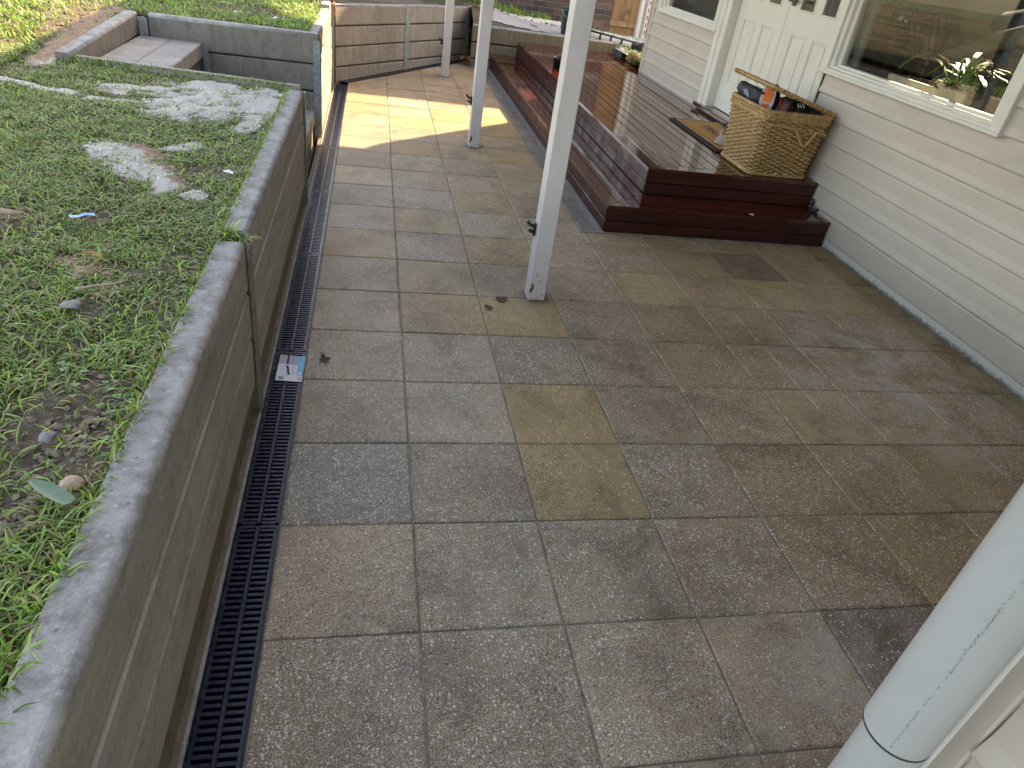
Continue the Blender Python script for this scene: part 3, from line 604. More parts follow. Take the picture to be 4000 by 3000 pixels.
MB().prism([(0, .064), (.010, .062), (.012, .07), (.012, .2), (.009, .210), (0, .213)], (HX + .002, 0, 0), (-1, 0, 0), (0, 0, 1), -.66, 3.40, (0, 1, 0)).build('plinth_board', 'siding_grey', ho)
MB().box(HX + .005, HX + .02, -.66, 3.40, .05, .07).build('plinth_gap', 'void_black', ho)
MB().box(HX + .004, HX + .02, -.66, 3.40, .205, .225).build('vent_gap', 'void_black', ho)
MB().cbox(HX - .006, HX + .03, -.66, 3.05, -.05, .056, .006).build('foundation', 'plinth_white', ho)
def ring(m, y0, y1, z0, z1, w, x0, x1, b=.004, bh=None):
    bh = bh or w * .8
    m.cbox(x0, x1, y0, y0 + w, z0, z1, b); m.cbox(x0, x1, y1 - w, y1, z0, z1, b); m.cbox(x0, x1, y0 + w, y1 - w, z0, z0 + bh, b); m.cbox(x0, x1, y0 + w, y1 - w, z1 - w, z1, b); return m
def window(y0, y1, z0, z1):
    f = ring(MB(), y0, y1, z0, z1, .075, HX - .040, HX + .02, .004, .026).build('window', 'trim_white', ho)
    ring(MB(), y0 + .065, y1 - .065, z0 + .020, z1 - .065, .045, HX - .018, HX + .05, .004, .022).build('window_frame', 'trim_white', f)
    ring(MB(), y0 + .105, y1 - .105, z0 + .036, z1 - .1, .035, HX + .012, HX + .06, .004, .022).build('sash', 'trim_white', f)
    MB().cbox(HX - .050, HX + .01, y0 - .008, y1 + .008, z0 - .016, z0 + .006, .004).build('window_sill', 'trim_white', f)
    MB().box(HX + .030, HX + .034, y0 + .135, y1 - .135, z0 + .055, z1 - .12).build('pane', 'glass', f)
    MB().box(HX + .06, HX + .25, y0 + .05, y1 - .05, z0 - .02, z0 + .018).build('inner_ledge', 'trim_white', f)
window(*WIN1); window(*WIN2)
MB().add([(3.335, 3.70, 1.067), (3.372, 3.695, 1.066), (3.376, 3.47, 1.067), (3.352, 3.45, 1.069), (3.34, 3.55, 1.073)], [(0, 1, 2, 3, 4)]).build('peeling_seal', 'trim_white', ho)
# door: architrave, two panelled leaves, sill
DP = 3.455
fr = MB().cbox(HX - .032, HX + .01, 5.535, 5.625, .40, 2.46, .006).cbox(HX - .032, HX + .01, 3.705, 3.765, .40, 2.46, .006).cbox(HX - .032, HX + .01, 3.765, 5.535, 2.36, 2.46, .006).build('door_frame', 'trim_white', ho)
MB().cbox(HX - .022, HX + .09, 5.445, 5.535, .40, 2.40, .005).cbox(HX - .012, HX + .03, 5.49, 5.50, .41, 2.40, .002).build('door_jamb', 'trim_white', fr); MB().cbox(HX - .022, HX + .09, 3.705, 3.765, .40, 2.36, .004).build('door_jamb', 'trim_white', fr)
MB().cbox(HX - .07, HX + .10, 3.70, 5.625, .385, .418, .004).build('door_sill', 'deck_timber', ho)
MB().cbox(HX - .012, HX + .0, 3.70, 5.62, .30, .384, .003).build('sill_board', 'plinth_white', ho)
def leaf(y0, y1, pans, hinge):
    d = MB().box(DP + .012, DP + .035, y0, y1, .425, 1.33)
    zb, zt = .665, 1.187; g0, g1 = 1.352, 2.2
    ed = [y0] + [v for p in pans for v in p] + [y1]
    d.cbox(DP + .0006, DP + .034, y0, y1, .424, zb, .0004).cbox(DP + .0006, DP + .034, y0, y1, zt, g0, .0004).cbox(DP + .0006, DP + .034, y0, y1, g1, 2.36, .0004)
    for i in range(0, len(ed), 2): d.cbox(DP, DP + .034, ed[i], ed[i + 1], zb - .001, zt + .001, .0004); d.cbox(DP, DP + .034, ed[i], ed[i + 1], g0 - .001, g1 + .001, .0004)
    d = d.build('door_leaf', 'door_white', ho)
    for a, b in pans:
        MB().cbox(DP + .004, DP + .014, a + .022, b - .022, zb + .022, zt - .022, .008).build('panel', 'door_white', d)
        m = MB()
        for u, v, p, q in ((a, b, zb, zb + .012), (a, b, zt - .012, zt), (a, a + .012, zb + .012, zt - .012), (b - .012, b, zb + .012, zt - .012)): m.cbox(DP + .004, DP + .014, u, v, p, q, .004)
        m.build('moulding', 'door_white', d)
        ring(MB(), a - .006, b + .006, g0 - .006, g1, .016, DP - .007, DP + .01, .004).build('glazing_bead', 'door_white', d)
        MB().box(DP + .014, DP + .018, a - .004, b + .004, g0 - .004, g1).build('pane', 'glass', d)
    return d
l1 = leaf(4.604, 5.44, [(4.735, 4.95), (5.07, 5.30)], 1); l2 = leaf(3.77, 4.598, [(3.915, 4.12), (4.225, 4.44)], -1)
MB().cbox(DP - .06, DP - .045, 4.42, 4.56, 1.40, 1.42, .005).cbox(DP - .05, DP, 4.53, 4.55, 1.395, 1.425, .005).cbox(DP - .006, DP, 4.51, 4.57, 1.37, 1.50, .004).build('door_handle', 'black_plastic', l2)
# near wing of the house beside the camera
WX = 1.032
MB().box(WX + .012, 3.40, -3.5, -.70, 0, 2.9).build('wall', 'plaster', ho)
MB().cbox(WX, WX + .03, -.800, -.668, .0, 2.9, .003).build('corner_board', 'siding', ho)
MB().tube([(WX - .001, -.768, .0), (WX - .001, -.768, 2.9)], .0055, 8).build('corner_bead', 'trim_white', ho)
MB().cbox(WX + .03, 3.385, -.695, -.668, .0, 2.9, .003).build('wall', 'siding', ho)
for k in range(19):
    z0 = .08 + BH * k; MB().prism(board_prof(z0, z0 + BH), (WX + .014, 0, 0), (-1, 0, 0), (0, 0, 1), -3.4, -.8035, (0, 1, 0)).build('weatherboard', 'siding', ho, origin=(WX, -.8, z0))

# roof over the verandah (out of frame; it shades the patio), carried by the posts
rf = thing('verandah_roof', 'verandah roof carried by the three white posts, shading the patio', 'roof', (2, 2, 2.85))
MB().poly([(.72, -.7), (3.6, -.7), (3.6, 7.27), (2.0, 7.30), (1.52, 8.2), (.72, 9.85)], 2.86, 2.92).build('roof_sheet', 'roof_sheet', rf)
MB().cbox(1.05, 1.14, -.66, 8.6, 2.66, 2.855, .005).build('beam', 'trim_white', rf)
rf2 = MB().box(.80, 9.2, -6, -.705, 2.93, 3.0).build('roof_sheet', 'roof_sheet', rf)

# posts
def vpost(y, label, hook, chips):
    t = thing('verandah_post', label, 'post', (1.098, y, 0), 'white verandah posts')
    MB().cbox(1.053, 1.143, y - .045, y + .045, .0, 2.66, .004).build('shaft', 'post_white', t)
    if chips:
        m = MB(); e = .0012
        for x_, z_, w_, h_ in ((1.070, .075, .010, .030), (1.063, .055, .007, .02), (1.105, .11, .004, .007), (1.084, .14, .004, .010), (1.125, .03, .006, .004), (1.10, .018, .005, .004), (1.075, .012, .004, .004)):
            pts = [(x_ + math.cos(a) * w_ * random.uniform(.55, 1.1), y - .045 - e, z_ + math.sin(a) * h_ * random.uniform(.55, 1.1)) for a in [k * math.pi / 4 for k in range(8)]]
            m.add(pts, [tuple(range(8))])
        m.build('paint_chip', 'chip_wood', t)
    if hook:
        z = .36; yy = y + .01; m = MB(); m.cbox(1.040, 1.053, yy - .012, yy + .012, z - .03, z + .035, .004)
        m.tube([(1.048, yy, z + .02), (1.028, yy, z + .022), (1.012, yy - .003, z + .034), (1.006, yy - .004, z + .046)], .0085, 8, True, [1, 1, .95, 1.25])
        m.tube([(1.046, yy, z - .012), (1.030, yy - .004, z - .008), (1.018, yy - .006, z + .004)], .0085, 8, True, [1, 1, 1.2]); m.build('cord_cleat', 'black_plastic', t, True)
    return t
vpost(2.025, 'white square verandah post nearest the camera, paint chipped at its foot', True, True)
vpost(4.82, 'white square verandah post in the middle, standing by the sunlit slabs', True, True)
vpost(7.82, 'farthest white verandah post, in front of the angled sleeper wall', True, False)

# downpipe beside the camera
dp = thing('downpipe', 'pale grey round downpipe on the house wall beside the camera', 'downpipe', (.975, -.745, 0))
MB().tube([(.975, -.745, .735), (.975, -.745, 2.86)], .0455, 40, False).build('pipe', 'pipe_paint', dp, True)
MB().tube([(.978, -.747, .0), (.978, -.747, .75)], .0425, 40, False).build('lower_pipe', 'pipe_paint', dp, True)
MB().tube([(.975, -.745, .7325), (.975, -.745, .7365)], .0459, 40, True).build('joint_ring', 'grime_black', dp, True)
m = MB()   # dark streak of dirt down the mould seam
for i in range(520):
    z = .745 + (i / 520) * .62; a = math.radians(219 + random.gauss(0, 1.1) * random.choice((.5, 1, 1.8)) + 1.2 * math.sin(z * 7)); r = .0457; w = random.uniform(.0002, .0008) / r; h = random.uniform(.0006, .0022)
    if random.random() < .25 + .35 * (math.sin(z * 31) > .5): continue
    pts = [(.975 + math.cos(a + u * w) * r, -.745 + math.sin(a + u * w) * r, z + v * h) for u, v in ((-1, -.6), (.2, -1), (1, -.2), (.7, .8), (-.4, 1))]
    m.add(pts, [(0, 1, 2, 3, 4)])
finish(m.build('dirt_streak', 'mildew', dp), kind='stuff')

# ------------------------------------------------------------------ lawn and grass
def axis(*segs):
    out = []
    for a, b, st in segs: out += list(np.arange(a, b - 1e-6, st))
    return np.array(out + [segs[-1][1]])
def lawn_h(x, y):
    x = np.asarray(x, float); y = np.asarray(y, float)
    t = np.clip((y - 3.3) / 1.3, 0, 1); t = t * t * (3 - 2 * t); u = np.clip((-x - 1.35) / .5, 0, 1)
    dip = np.exp(-((y - 3.1) / .45) ** 2) * (x > -1.6)
    base = .648 + .082 * t + .03 * u * np.clip((y - 1.8) / 1.2, 0, 1) - .012 * dip
    amp = np.clip((-.225 - x) / .15, 0, 1)
    return base + amp * (.032 * (fbm(x, y, 2.1, 3) - .5) + .022 * (fbm(x, y, 11, 5, 3) - .5))
def ell(x, y, cx, cy, rx, ry, rot=0, soft=.5):
    c, s_ = math.cos(rot), math.sin(rot); dx, dy = x - cx, y - cy; a = (dx * c + dy * s_) / rx; b = (-dx * s_ + dy * c) / ry
    return np.clip((1 - np.sqrt(a * a + b * b)) / soft + .5, 0, 1)
def lawn_masks(x, y):
    x = np.asarray(x, float); y = np.asarray(y, float); wx = x + .10 * (fbm(x, y, 5, 21) - .5); wy = y + .16 * (fbm(x, y, 5, 31) - .5)
    sand = np.zeros_like(x)
    for e in ((-.70, 1.76, .13, .15, .3), (-.58, 1.57, .12, .11, -.6), (-.49, 1.45, .06, .10, 0), (-.52, 1.93, .08, .07, 0), (-.86, 2.90, .27, .13, -.2), (-.62, 2.60, .24, .24, .2), (-.45, 2.88, .24, .24, 0), (-.30, 2.70, .09, .30, 0), (-1.30, 2.72, .34, .05, -.12), (-.5, 3.12, .40, .10, 0), (-1.0, 2.62, .12, .05, 0), (-.32, 2.35, .06, .10, 0), (-1.5, 3.6, .06, .5, 0), (-.36, 1.36, .05, .05, 0)):
        sand = np.maximum(sand, ell(wx, wy, *e))
    sand = sand * np.clip(.28 + 2.6 * (fbm(x, y, 16, 77, 4) - .26), 0, 1)
    soil = np.clip((fbm(x, y, 4.2, 11) - .62) * 8, 0, 1) * .6
    for e in ((-.33, .04, .11, .20, .3), (-.275, -.06, .05, .14, 0), (-.33, -.20, .05, .08, 0), (-.84, 1.03, .09, .09, 0), (-.383, 1.66, .08, .07, 0), (-.30, 1.70, .05, .12, 0), (-.40, 1.44, .07, .05, 0), (-.45, .52, .05, .05, 0), (-.62, 1.13, .06, .05, 0), (-.75, 5.5, .35, .3, 0), (-1.62, 4.3, .12, .8, 0), (-.42, .75, .10, .05, 0), (-.27, .42, .04, .08, 0)):
        soil = np.maximum(soil, ell(wx, wy, *e))
    far = np.clip((-x - 1.55) / .25, 0, 1) * np.clip((fbm(x, y, 7, 41) - .44) * 6, 0, 1); soil = np.maximum(soil, far)
    tan = np.zeros_like(x)
    for e in ((-.60, 1.83, .13, .035, -.75), (-.50, 1.66, .10, .03, -.75), (-.55, .78, .05, .035, 0), (-.50, .70, .04, .03, 0), (-.46, 1.48, .05, .03, 0), (-1.52, 4.0, .08, .9, 0)):
        tan = np.maximum(tan, ell(wx, wy, *e))
    return sand, soil, tan
def in_hole(x, y): return (x > -1.42) & (y > 3.255 - .14 * (x + .15)) & (y < 4.705)
xs = axis((-30, -8, 2.0), (-8, -3.2, .3), (-3.2, -2.0, .05), (-2.0, -.2, .022)); ys = axis((-9, -2, .7), (-2, -.8, .1), (-.8, 6.2, .025), (6.2, 8.0, .06), (8.0, 14, .4), (14, 40, 3.0))
X, Y = np.meshgrid(xs, ys); Z = lawn_h(X, Y); sand, soil, tan = lawn_masks(X, Y); Z += .010 * sand * (.4 + fbm(X, Y, 26, 19, 3)) + .016 * tan * (fbm(X, Y, 40, 9, 2)) + .014 * soil * (fbm(X, Y, 30, 8, 2) - .5)
nx, ny = len(xs), len(ys); cxm = (X[:-1, :-1] + X[1:, 1:]) / 2; cym = (Y[:-1, :-1] + Y[1:, 1:]) / 2
keep = ~in_hole(cxm, cym)
def back_ok(x, y): return (AN.x * x + AN.y * y) < AC - .04
keep &= np.where(cym > 6.6, back_ok(cxm, cym), True)
ii, jj = np.nonzero(keep); q = np.stack([ii * nx + jj, ii * nx + jj + 1, (ii + 1) * nx + jj + 1, (ii + 1) * nx + jj], 1)
def np_mesh(name, verts, faces, mat, colors=None, attr='Col', smooth=True):
    me = bpy.data.meshes.new(name); k = faces.shape[1]; me.vertices.add(len(verts)); me.vertices.foreach_set('co', verts.astype(np.float32).ravel())
    me.loops.add(faces.size); me.loops.foreach_set('vertex_index', faces.astype(np.int32).ravel()); me.polygons.add(len(faces))
    me.polygons.foreach_set('loop_start', np.arange(0, faces.size, k, dtype=np.int32)); me.polygons.foreach_set('use_smooth', np.full(len(faces), smooth))
    if colors is not None:
        at = me.attributes.new(attr, 'FLOAT_COLOR', 'POINT'); at.data.foreach_set('color', np.concatenate([colors, np.ones((len(colors), 1))], 1).astype(np.float32).ravel())
    me.update(calc_edges=True); me.validate(); me.materials.append(MAT[mat]); o = bpy.data.objects.new(name, me); COL.objects.link(o); return o
lw = np_mesh('lawn', np.stack([X.ravel(), Y.ravel(), Z.ravel()], 1), q, 'lawn_soil', np.stack([sand.ravel(), soil.ravel(), tan.ravel()], 1), 'Mask'); finish(lw, 'raised lawn with bare soil and spilt white sand', None, None, 'structure')

def blades(P, rng, L0, L1, w0, w1, flat, dry=.12, bright=1.0):
    # curved ribbon blades: 3 segments, 7 vertices, 2 quads + tip folded into quads
    n = len(P); az = rng.uniform(0, 2 * np.pi, n); L = rng.uniform(L0, L1, n) * rng.uniform(.6, 1.15, n); w = rng.uniform(w0, w1, n)
    lean = np.clip(rng.normal(flat, .22, n), .08, 1.5); d = np.stack([np.cos(az), np.sin(az)], 1); sd = np.stack([-np.sin(az), np.cos(az)], 1)
    lv = []; pos = P.copy(); a = np.pi / 2 - lean * .55
    for i, (t, ww) in enumerate(((0, .75), (.34, 1.0), (.70, .72), (1.0, .06))):
        if i:
            st = (t - lv_t) * L; pos = pos + np.stack([d[:, 0] * np.cos(a) * st, d[:, 1] * np.cos(a) * st, np.sin(a) * st], 1)
            a = a - lean * rng.uniform(.35, .75, n)
        lv_t = t; tw = rng.uniform(-.15, .15, n)[:, None]
        off = np.concatenate([sd, tw], 1) * (w * ww)[:, None]
        lv += [pos - off, pos + off]
    V = np.stack(lv, 1).reshape(-1, 3); b = (np.arange(n) * 8)[:, None]
    F = np.concatenate([b + np.array([0, 1, 3, 2]), b + np.array([2, 3, 5, 4]), b + np.array([4, 5, 7, 6])], 0)
    pal = np.array([(.11, .215, .022), (.155, .29, .03), (.21, .36, .05), (.33, .45, .11), (.24, .36, .12)]); c = pal[rng.integers(0, len(pal), n)] * (.45 + 1.25 * rng.random((n, 1)) ** 1.3) * bright
    dr = rng.random(n) < dry; c[dr] = np.array([(.38, .31, .15), (.46, .38, .22), (.26, .19, .09)])[rng.integers(0, 3, dr.sum())] * rng.uniform(.7, 1.15, (dr.sum(), 1))
    C = np.repeat(c, 8, 0); C[4::8] *= 1.08; C[5::8] *= 1.08
    return V, F, C
def scatter(x0, x1, y0, y1, dens, rng, thin=1.0):
    n = int((x1 - x0) * (y1 - y0) * dens); x = rng.uniform(x0, x1, n); y = rng.uniform(y0, y1, n); s_, so, ta = lawn_masks(x, y)
    clump = np.clip(.5 + 1.6 * (fbm(x, y, 9, 55, 3) - .25), .25, 1)
    p = clump * (1 - np.clip(s_ * 1.7, 0, 1) * (.95 - .8 * np.clip((fbm(x, y, 10, 63, 3) - .46) * 7, 0, 1))) * (1 - .80 * so * thin) * (1 - .8 * ta); k = rng.random(n) < p; x, y = x[k], y[k]
    ok = ~((x > -1.46) & (y > 3.215 - .14 * (x + .15)) & (y < 4.75)); ok &= np.where(y > 6.5, back_ok(x, y), True)
    ok &= x < -.222 + .02 * rng.random(len(x)) ** 2; x, y = x[ok], y[ok]; return np.stack([x, y, lawn_h(x, y) - .004], 1)
parts = [blades(scatter(-.75, -.2, -.75, .55, 21000, RNG), RNG, .026, .075, .0011, .0023, 1.22, .25),
         blades(scatter(-1.35, -.2, .55, 1.9, 19500, RNG), RNG, .024, .064, .0012, .0024, 1.2, .25),
         blades(scatter(-1.9, -.2, 1.9, 3.3, 16500, RNG), RNG, .022, .055, .0014, .0026, 1.2, .25),
         blades(scatter(-2.8, -.2, 3.3, 7.0, 5200, RNG), RNG, .03, .075, .0022, .0042, .9, .16, 1.1),
         blades(scatter(-6.0, -2.0, 1.0, 9.0, 700, RNG), RNG, .04, .09, .004, .008, .9, .2),
         blades(scatter(-2.4, -.75, -2, .55, 1800, RNG), RNG, .03, .075, .003, .005, .9, .15)]
# a fringe hanging over the edge and tufts in the wall joints
def tuft(c, r, n, L0, L1, lean=.8, seed=1):
    rg = np.random.default_rng(seed); a = rg.uniform(0, 6.28, n); rr = r * np.sqrt(rg.random(n)); P = np.stack([c[0] + rr * np.cos(a), c[1] + rr * np.sin(a), np.full(n, c[2])], 1); return blades(P, rg, L0, L1, .0015, .003, lean, .08)
parts += [tuft((-.19, 1.01, .65), .035, 90, .04, .09, .9, 3), tuft((-.150, 1.0, .645), .015, 22, .05, .10, 1.2, 4), tuft((-.16, 4.70, .70), .02, 40, .03, .07, .9, 5), tuft((-.135, 4.69, .66), .012, 18, .03, .07, 1.4, 6)]
n = 1500; y = RNG.uniform(-.8, 3.15, n); parts.append(blades(np.stack([RNG.uniform(-.226, -.208, n), y, np.full(n, .655)], 1), RNG, .02, .05, .0013, .0024, .9, .2))
n = 420; xx = RNG.uniform(-1.4, -.2, n); parts.append(blades(np.stack([xx, 3.225 - .14 * (xx + .15) + RNG.uniform(-.03, .0, n), np.full(n, .658)], 1), RNG, .02, .045, .0014, .0026, .9, .1))
def join(parts, name, mat):
    b = 0; V = []; F = []; C = []
    for v, f, c in parts: V.append(v); F.append(f + b); C.append(c); b += len(v)
    return np_mesh(name, np.concatenate(V), np.concatenate(F), mat, np.concatenate(C))
finish(join(parts, 'grass', 'grass_blade'), 'short patchy green grass covering the raised lawn', 'grass', None, 'stuff')
# clover and soil clods near the camera
m = MB()
for i in range(150):
    x = random.uniform(-.62, -.235); y = random.uniform(-.6, .35) if i < 260 else random.uniform(.3, 1.2)
    if fbm(np.array([x]), np.array([y]), 6, 91)[0] < .47: continue
    z = float(lawn_h(x, y)) + random.uniform(.012, .03); r = random.uniform(.003, .0055); a0 = random.uniform(0, 6.28)
    for k in range(3):
        a = a0 + k * 2.094; c = (x + math.cos(a) * r * .95, y + math.sin(a) * r * .95, z); t = random.uniform(-.25, .25)
        m.add([(c[0] + math.cos(a + u) * r * .92, c[1] + math.sin(a + u) * r * .92, z + t * r * math.cos(u) + .001 * k) for u in [j * math.pi / 3 for j in range(6)]], [tuple(range(6))])
finish(m.build('clover', 'leaf_green'), 'small three-leaved clover among the grass', 'clover', None, 'stuff')
def clods(spots, n, r0, r1, seed, mat, label, sub=1):
    m = MB(); rnd = random.Random(seed)
    for i in range(n):
        cx, cy, sx, sy = rnd.choice(spots); x = rnd.gauss(cx, sx); y = rnd.gauss(cy, sy)
        if x > -.228 or in_hole(np.array(x), np.array(y)): continue
        r = rnd.uniform(r0, r1) * rnd.uniform(.5, 1.2); m.blob((x, y, float(lawn_h(x, y)) + r * .25), (r, r * rnd.uniform(.7, 1.2), r * rnd.uniform(.5, .9)), i, sub, .3)
    return finish(m.build('soil_clods', mat), label, 'soil', None, 'stuff')
clods([(-.33, .04, .05, .10), (-.29, -.05, .03, .07), (-.33, -.2, .03, .04), (-.84, 1.03, .04, .05), (-.38, 1.6, .06, .08)], 650, .003, .010, 1, 'clod', 'crumbled brown soil on the bare spots of the lawn')
clods([(-.60, 1.80, .09, .05), (-.52, 1.62, .07, .05), (-.55, .78, .03, .03), (-.47, 1.48, .03, .03), (-.50, .70, .03, .03), (-.42, .62, .02, .02)], 420, .003, .010, 2, 'tan_clod', 'pinkish crumbs of clay lying on the grass')
m = MB(); rnd = random.Random(21); k = 0
while k < 1500:
    x = rnd.uniform(-1.5, -.235); y = rnd.uniform(1.25, 3.2); sv = float(lawn_masks(np.array([x]), np.array([y]))[0][0])
    k += 1
    if sv < rnd.uniform(.08, .9) or y > 3.2 - .14 * (x + .15): continue
    r = rnd.uniform(.002, .0075); m.blob((x, y, float(lawn_h(x, y)) + .006 + r * .3), (r, r * rnd.uniform(.7, 1.2), r * .7), k, 1, .3)
finish(m.build('sand_crumbs', 'sand_white'), 'crumbs of spilt white sand on the lawn', 'sand', None, 'stuff')
clods([(-1.52, 3.9, .05, .45), (-1.6, 4.6, .1, .4), (-1.9, 4.0, .25, .9)], 500, .005, .015, 3, 'clod', 'loose crumbs of earth along the top end of the steps')

# ------------------------------------------------------------------ garden strip behind the far walls
def garden_h(x, y):
    x = np.asarray(x, float); y = np.asarray(y, float); t = np.clip((x - 1.2) / 1.5, 0, 1); t = t * t * (3 - 2 * t)
    h = .655 * (1 - t) + .475 * t; h = h - .10 * np.clip((x - 2.9) / 1.3, 0, 1) - .03 * np.clip((y - 9.3) / 1.8, 0, 1)
    e = np.clip((y - 8.76) / .55, 0, 1); e = np.where(x > 1.46, e * e * (3 - 2 * e), 1.0); h = np.minimum(h, .482) * (1 - e) + h * e
    return h + .02 * (fbm(x, y, 6, 61) - .5) * np.where(x > 1.46, e, 1)
gx = axis((-1.0, 6.5, .07), (6.5, 14, .8)); gy = axis((6.8, 11.4, .07), (11.4, 12.6, .3)); GX, GY = np.meshgrid(gx, gy); GZ = garden_h(GX, GY)
k1 = (GX[:-1, :-1] + GX[1:, 1:]) / 2; k2 = (GY[:-1, :-1] + GY[1:, 1:]) / 2
kp = (back_ok(k1, k2) & (k1 < 1.6)) | ((k1 >= 1.45) & (k2 > 8.745)) | ((k1 > 3.41) & (k2 > 7.47)); kp &= (AN.x * k1 + AN.y * k2 < AC - .03) | (k1 > 1.55) ; ii, jj = np.nonzero(kp); nx = len(gx)
q = np.stack([ii * nx + jj, ii * nx + jj + 1, (ii + 1) * nx + jj + 1, (ii + 1) * nx + jj], 1)
so = np.clip((fbm(GX, GY, 2.5, 5) - .42) * 5, .3, 1); sa = np.clip(1 - np.abs(GY - 10.75) / .25, 0, 1) * (GX > 2.2) + .8 * (GX > 3.3) * (GY > 8.0)
gb = np_mesh('garden_strip', np.stack([GX.ravel(), GY.ravel(), GZ.ravel()], 1), q, 'lawn_soil', np.stack([np.clip(sa, 0, 1).ravel(), so.ravel(), 0 * so.ravel()], 1), 'Mask'); finish(gb, 'strip of garden soil behind the far walls', None, None, 'structure')
# pale path slab strip
pz = lambda x, y: float(garden_h(x, y)) + .012
pp = [(1.35, 9.05), (1.7, 8.97), (2.2, 8.93), (2.75, 8.87), (3.3, 8.85), (3.3, 9.7), (2.85, 10.0), (2.3, 10.25), (1.8, 10.3), (1.3, 10.5)]
def inside(px_, py_, poly):
    r = np.zeros(px_.shape, bool); j = len(poly) - 1
    for i in range(len(poly)):
        (xi, yi), (xj, yj) = poly[i], poly[j]; r ^= ((yi > py_) != (yj > py_)) & (px_ < (xj - xi) * (py_ - yi) / (yj - yi + 1e-12) + xi); j = i
    return r
hx_ = axis((1.75, 3.4, .03)); hy_ = axis((8.75, 10.6, .03)); PX, PY = np.meshgrid(hx_, hy_); c1_ = (PX[:-1, :-1] + PX[1:, 1:]) / 2; c2_ = (PY[:-1, :-1] + PY[1:, 1:]) / 2
ii, jj = np.nonzero(inside(c1_ + .12 * (fbm(c1_, c2_, 5, 3) - .5), c2_ + .16 * (fbm(c1_, c2_, 5, 4) - .5), pp)); nn = len(hx_)
po_ = np_mesh('path', np.stack([PX.ravel(), PY.ravel(), garden_h(PX, PY).ravel() + .010], 1), np.stack([ii * nn + jj, ii * nn + jj + 1, (ii + 1) * nn + jj + 1, (ii + 1) * nn + jj], 1), 'path_concrete')
finish(po_, 'pale bluish concrete path behind the low wall', None, None, 'structure')
m = MB(); rnd = random.Random(5)
for i in range(1500):
    t = rnd.random(); x = 2.0 + t * 2.3 if i < 1050 else rnd.uniform(3.44, 4.4); y = 10.5 + rnd.gauss(0, .16) + .1 * math.sin(x * 4) if i < 1050 else rnd.uniform(7.9, 10.6)
    r = rnd.uniform(.012, .028); m.blob((x, y, float(garden_h(x, y)) + r * .4), (r, r * rnd.uniform(.7, 1.1), r * .7), i, 1, .25)
finish(m.build('gravel', 'gravel'), 'white gravel scattered along the foot of the brick wall', 'gravel', None, 'stuff')
def gblades(x0, x1, y0, y1, n, L0, L1, seed):
    rg = np.random.default_rng(seed); x = rg.uniform(x0, x1, n); y = rg.uniform(y0, y1, n); return blades(np.stack([x, y, garden_h(x, y) - .005], 1), rg, L0, L1, .003, .006, .7, .12, 1.15)
finish(join([gblades(1.2, 2.45, 10.4, 11.15, 2600, .06, .16, 1), gblades(2.4, 3.0, 10.8, 11.15, 500, .05, .13, 2), gblades(3.45, 4.1, 8.0, 9.2, 500, .04, .12, 3), gblades(-.9, 1.4, 9.6, 11.0, 2500, .06, .18, 4), gblades(3.3, 4.4, 10.5, 11.1, 180, .03, .08, 5)], 'verge_grass', 'grass_blade'), 'tufts of grass along the brick wall behind the path', 'grass', None, 'stuff')

# ------------------------------------------------------------------ neighbour's brick house
bh = thing('brick_house', 'brown brick house wall behind the path', 'house', (1.5, 11.2, .3))
BY = 11.2
MB().box(.6, 4.055, BY + .008, BY + .25, -.3, 4.5).build('wall', 'brickwork', bh)
bm_ = MB().cbox(-.115, .115, -.012, .09, 0, .076, .004).mesh('brick'); bm_.materials.append(MAT['brick'])
bs_ = MB().cbox(-.055, .055, -.012, .09, 0, .076, .004).mesh('brick_half'); bs_.materials.append(MAT['brick'])
MB().box(1.4, 4.05, BY - .004, BY + .006, .1, 1.14).build('mortar', 'mortar_grey', bh)
rnd = random.Random(3); pal = [(.105, .065, .055), (.075, .055, .055), (.13, .078, .06), (.085, .068, .068), (.24, .13, .075), (.16, .10, .08)]
for r in range(10):
    z = .172 + r * .086; x = 4.05 - .115 - (.12 if r % 2 else 0); 
    if r % 2: o = inst(bs_, 'brick', None, (3.995, BY, z), bh); c = rnd.choice(pal[2:]); o.color = (*c, 1); 
    while x > 1.5:
        o = inst(bm_, 'brick', None, (x - (0.0 if r % 2 == 0 else .0), BY + rnd.uniform(-.002, .002), z), bh); c = rnd.choice(pal[:4] if x < 3.75 else pal); k = rnd.uniform(.8, 1.2); o.color = (c[0] * k, c[1] * k, c[2] * k, 1); x -= .24
nh = thing('far_house', 'tall neighbouring house beyond the timber fence', 'house', (8, 13, 0))
MB().box(4.6, 13, 12.6, 13.2, -.3, 6.22).build('wall', 'brickwork', nh); MB().box(4.5, 13, 12.52, 13.3, 6.225, 6.30).build('roof', 'roof_sheet', nh)

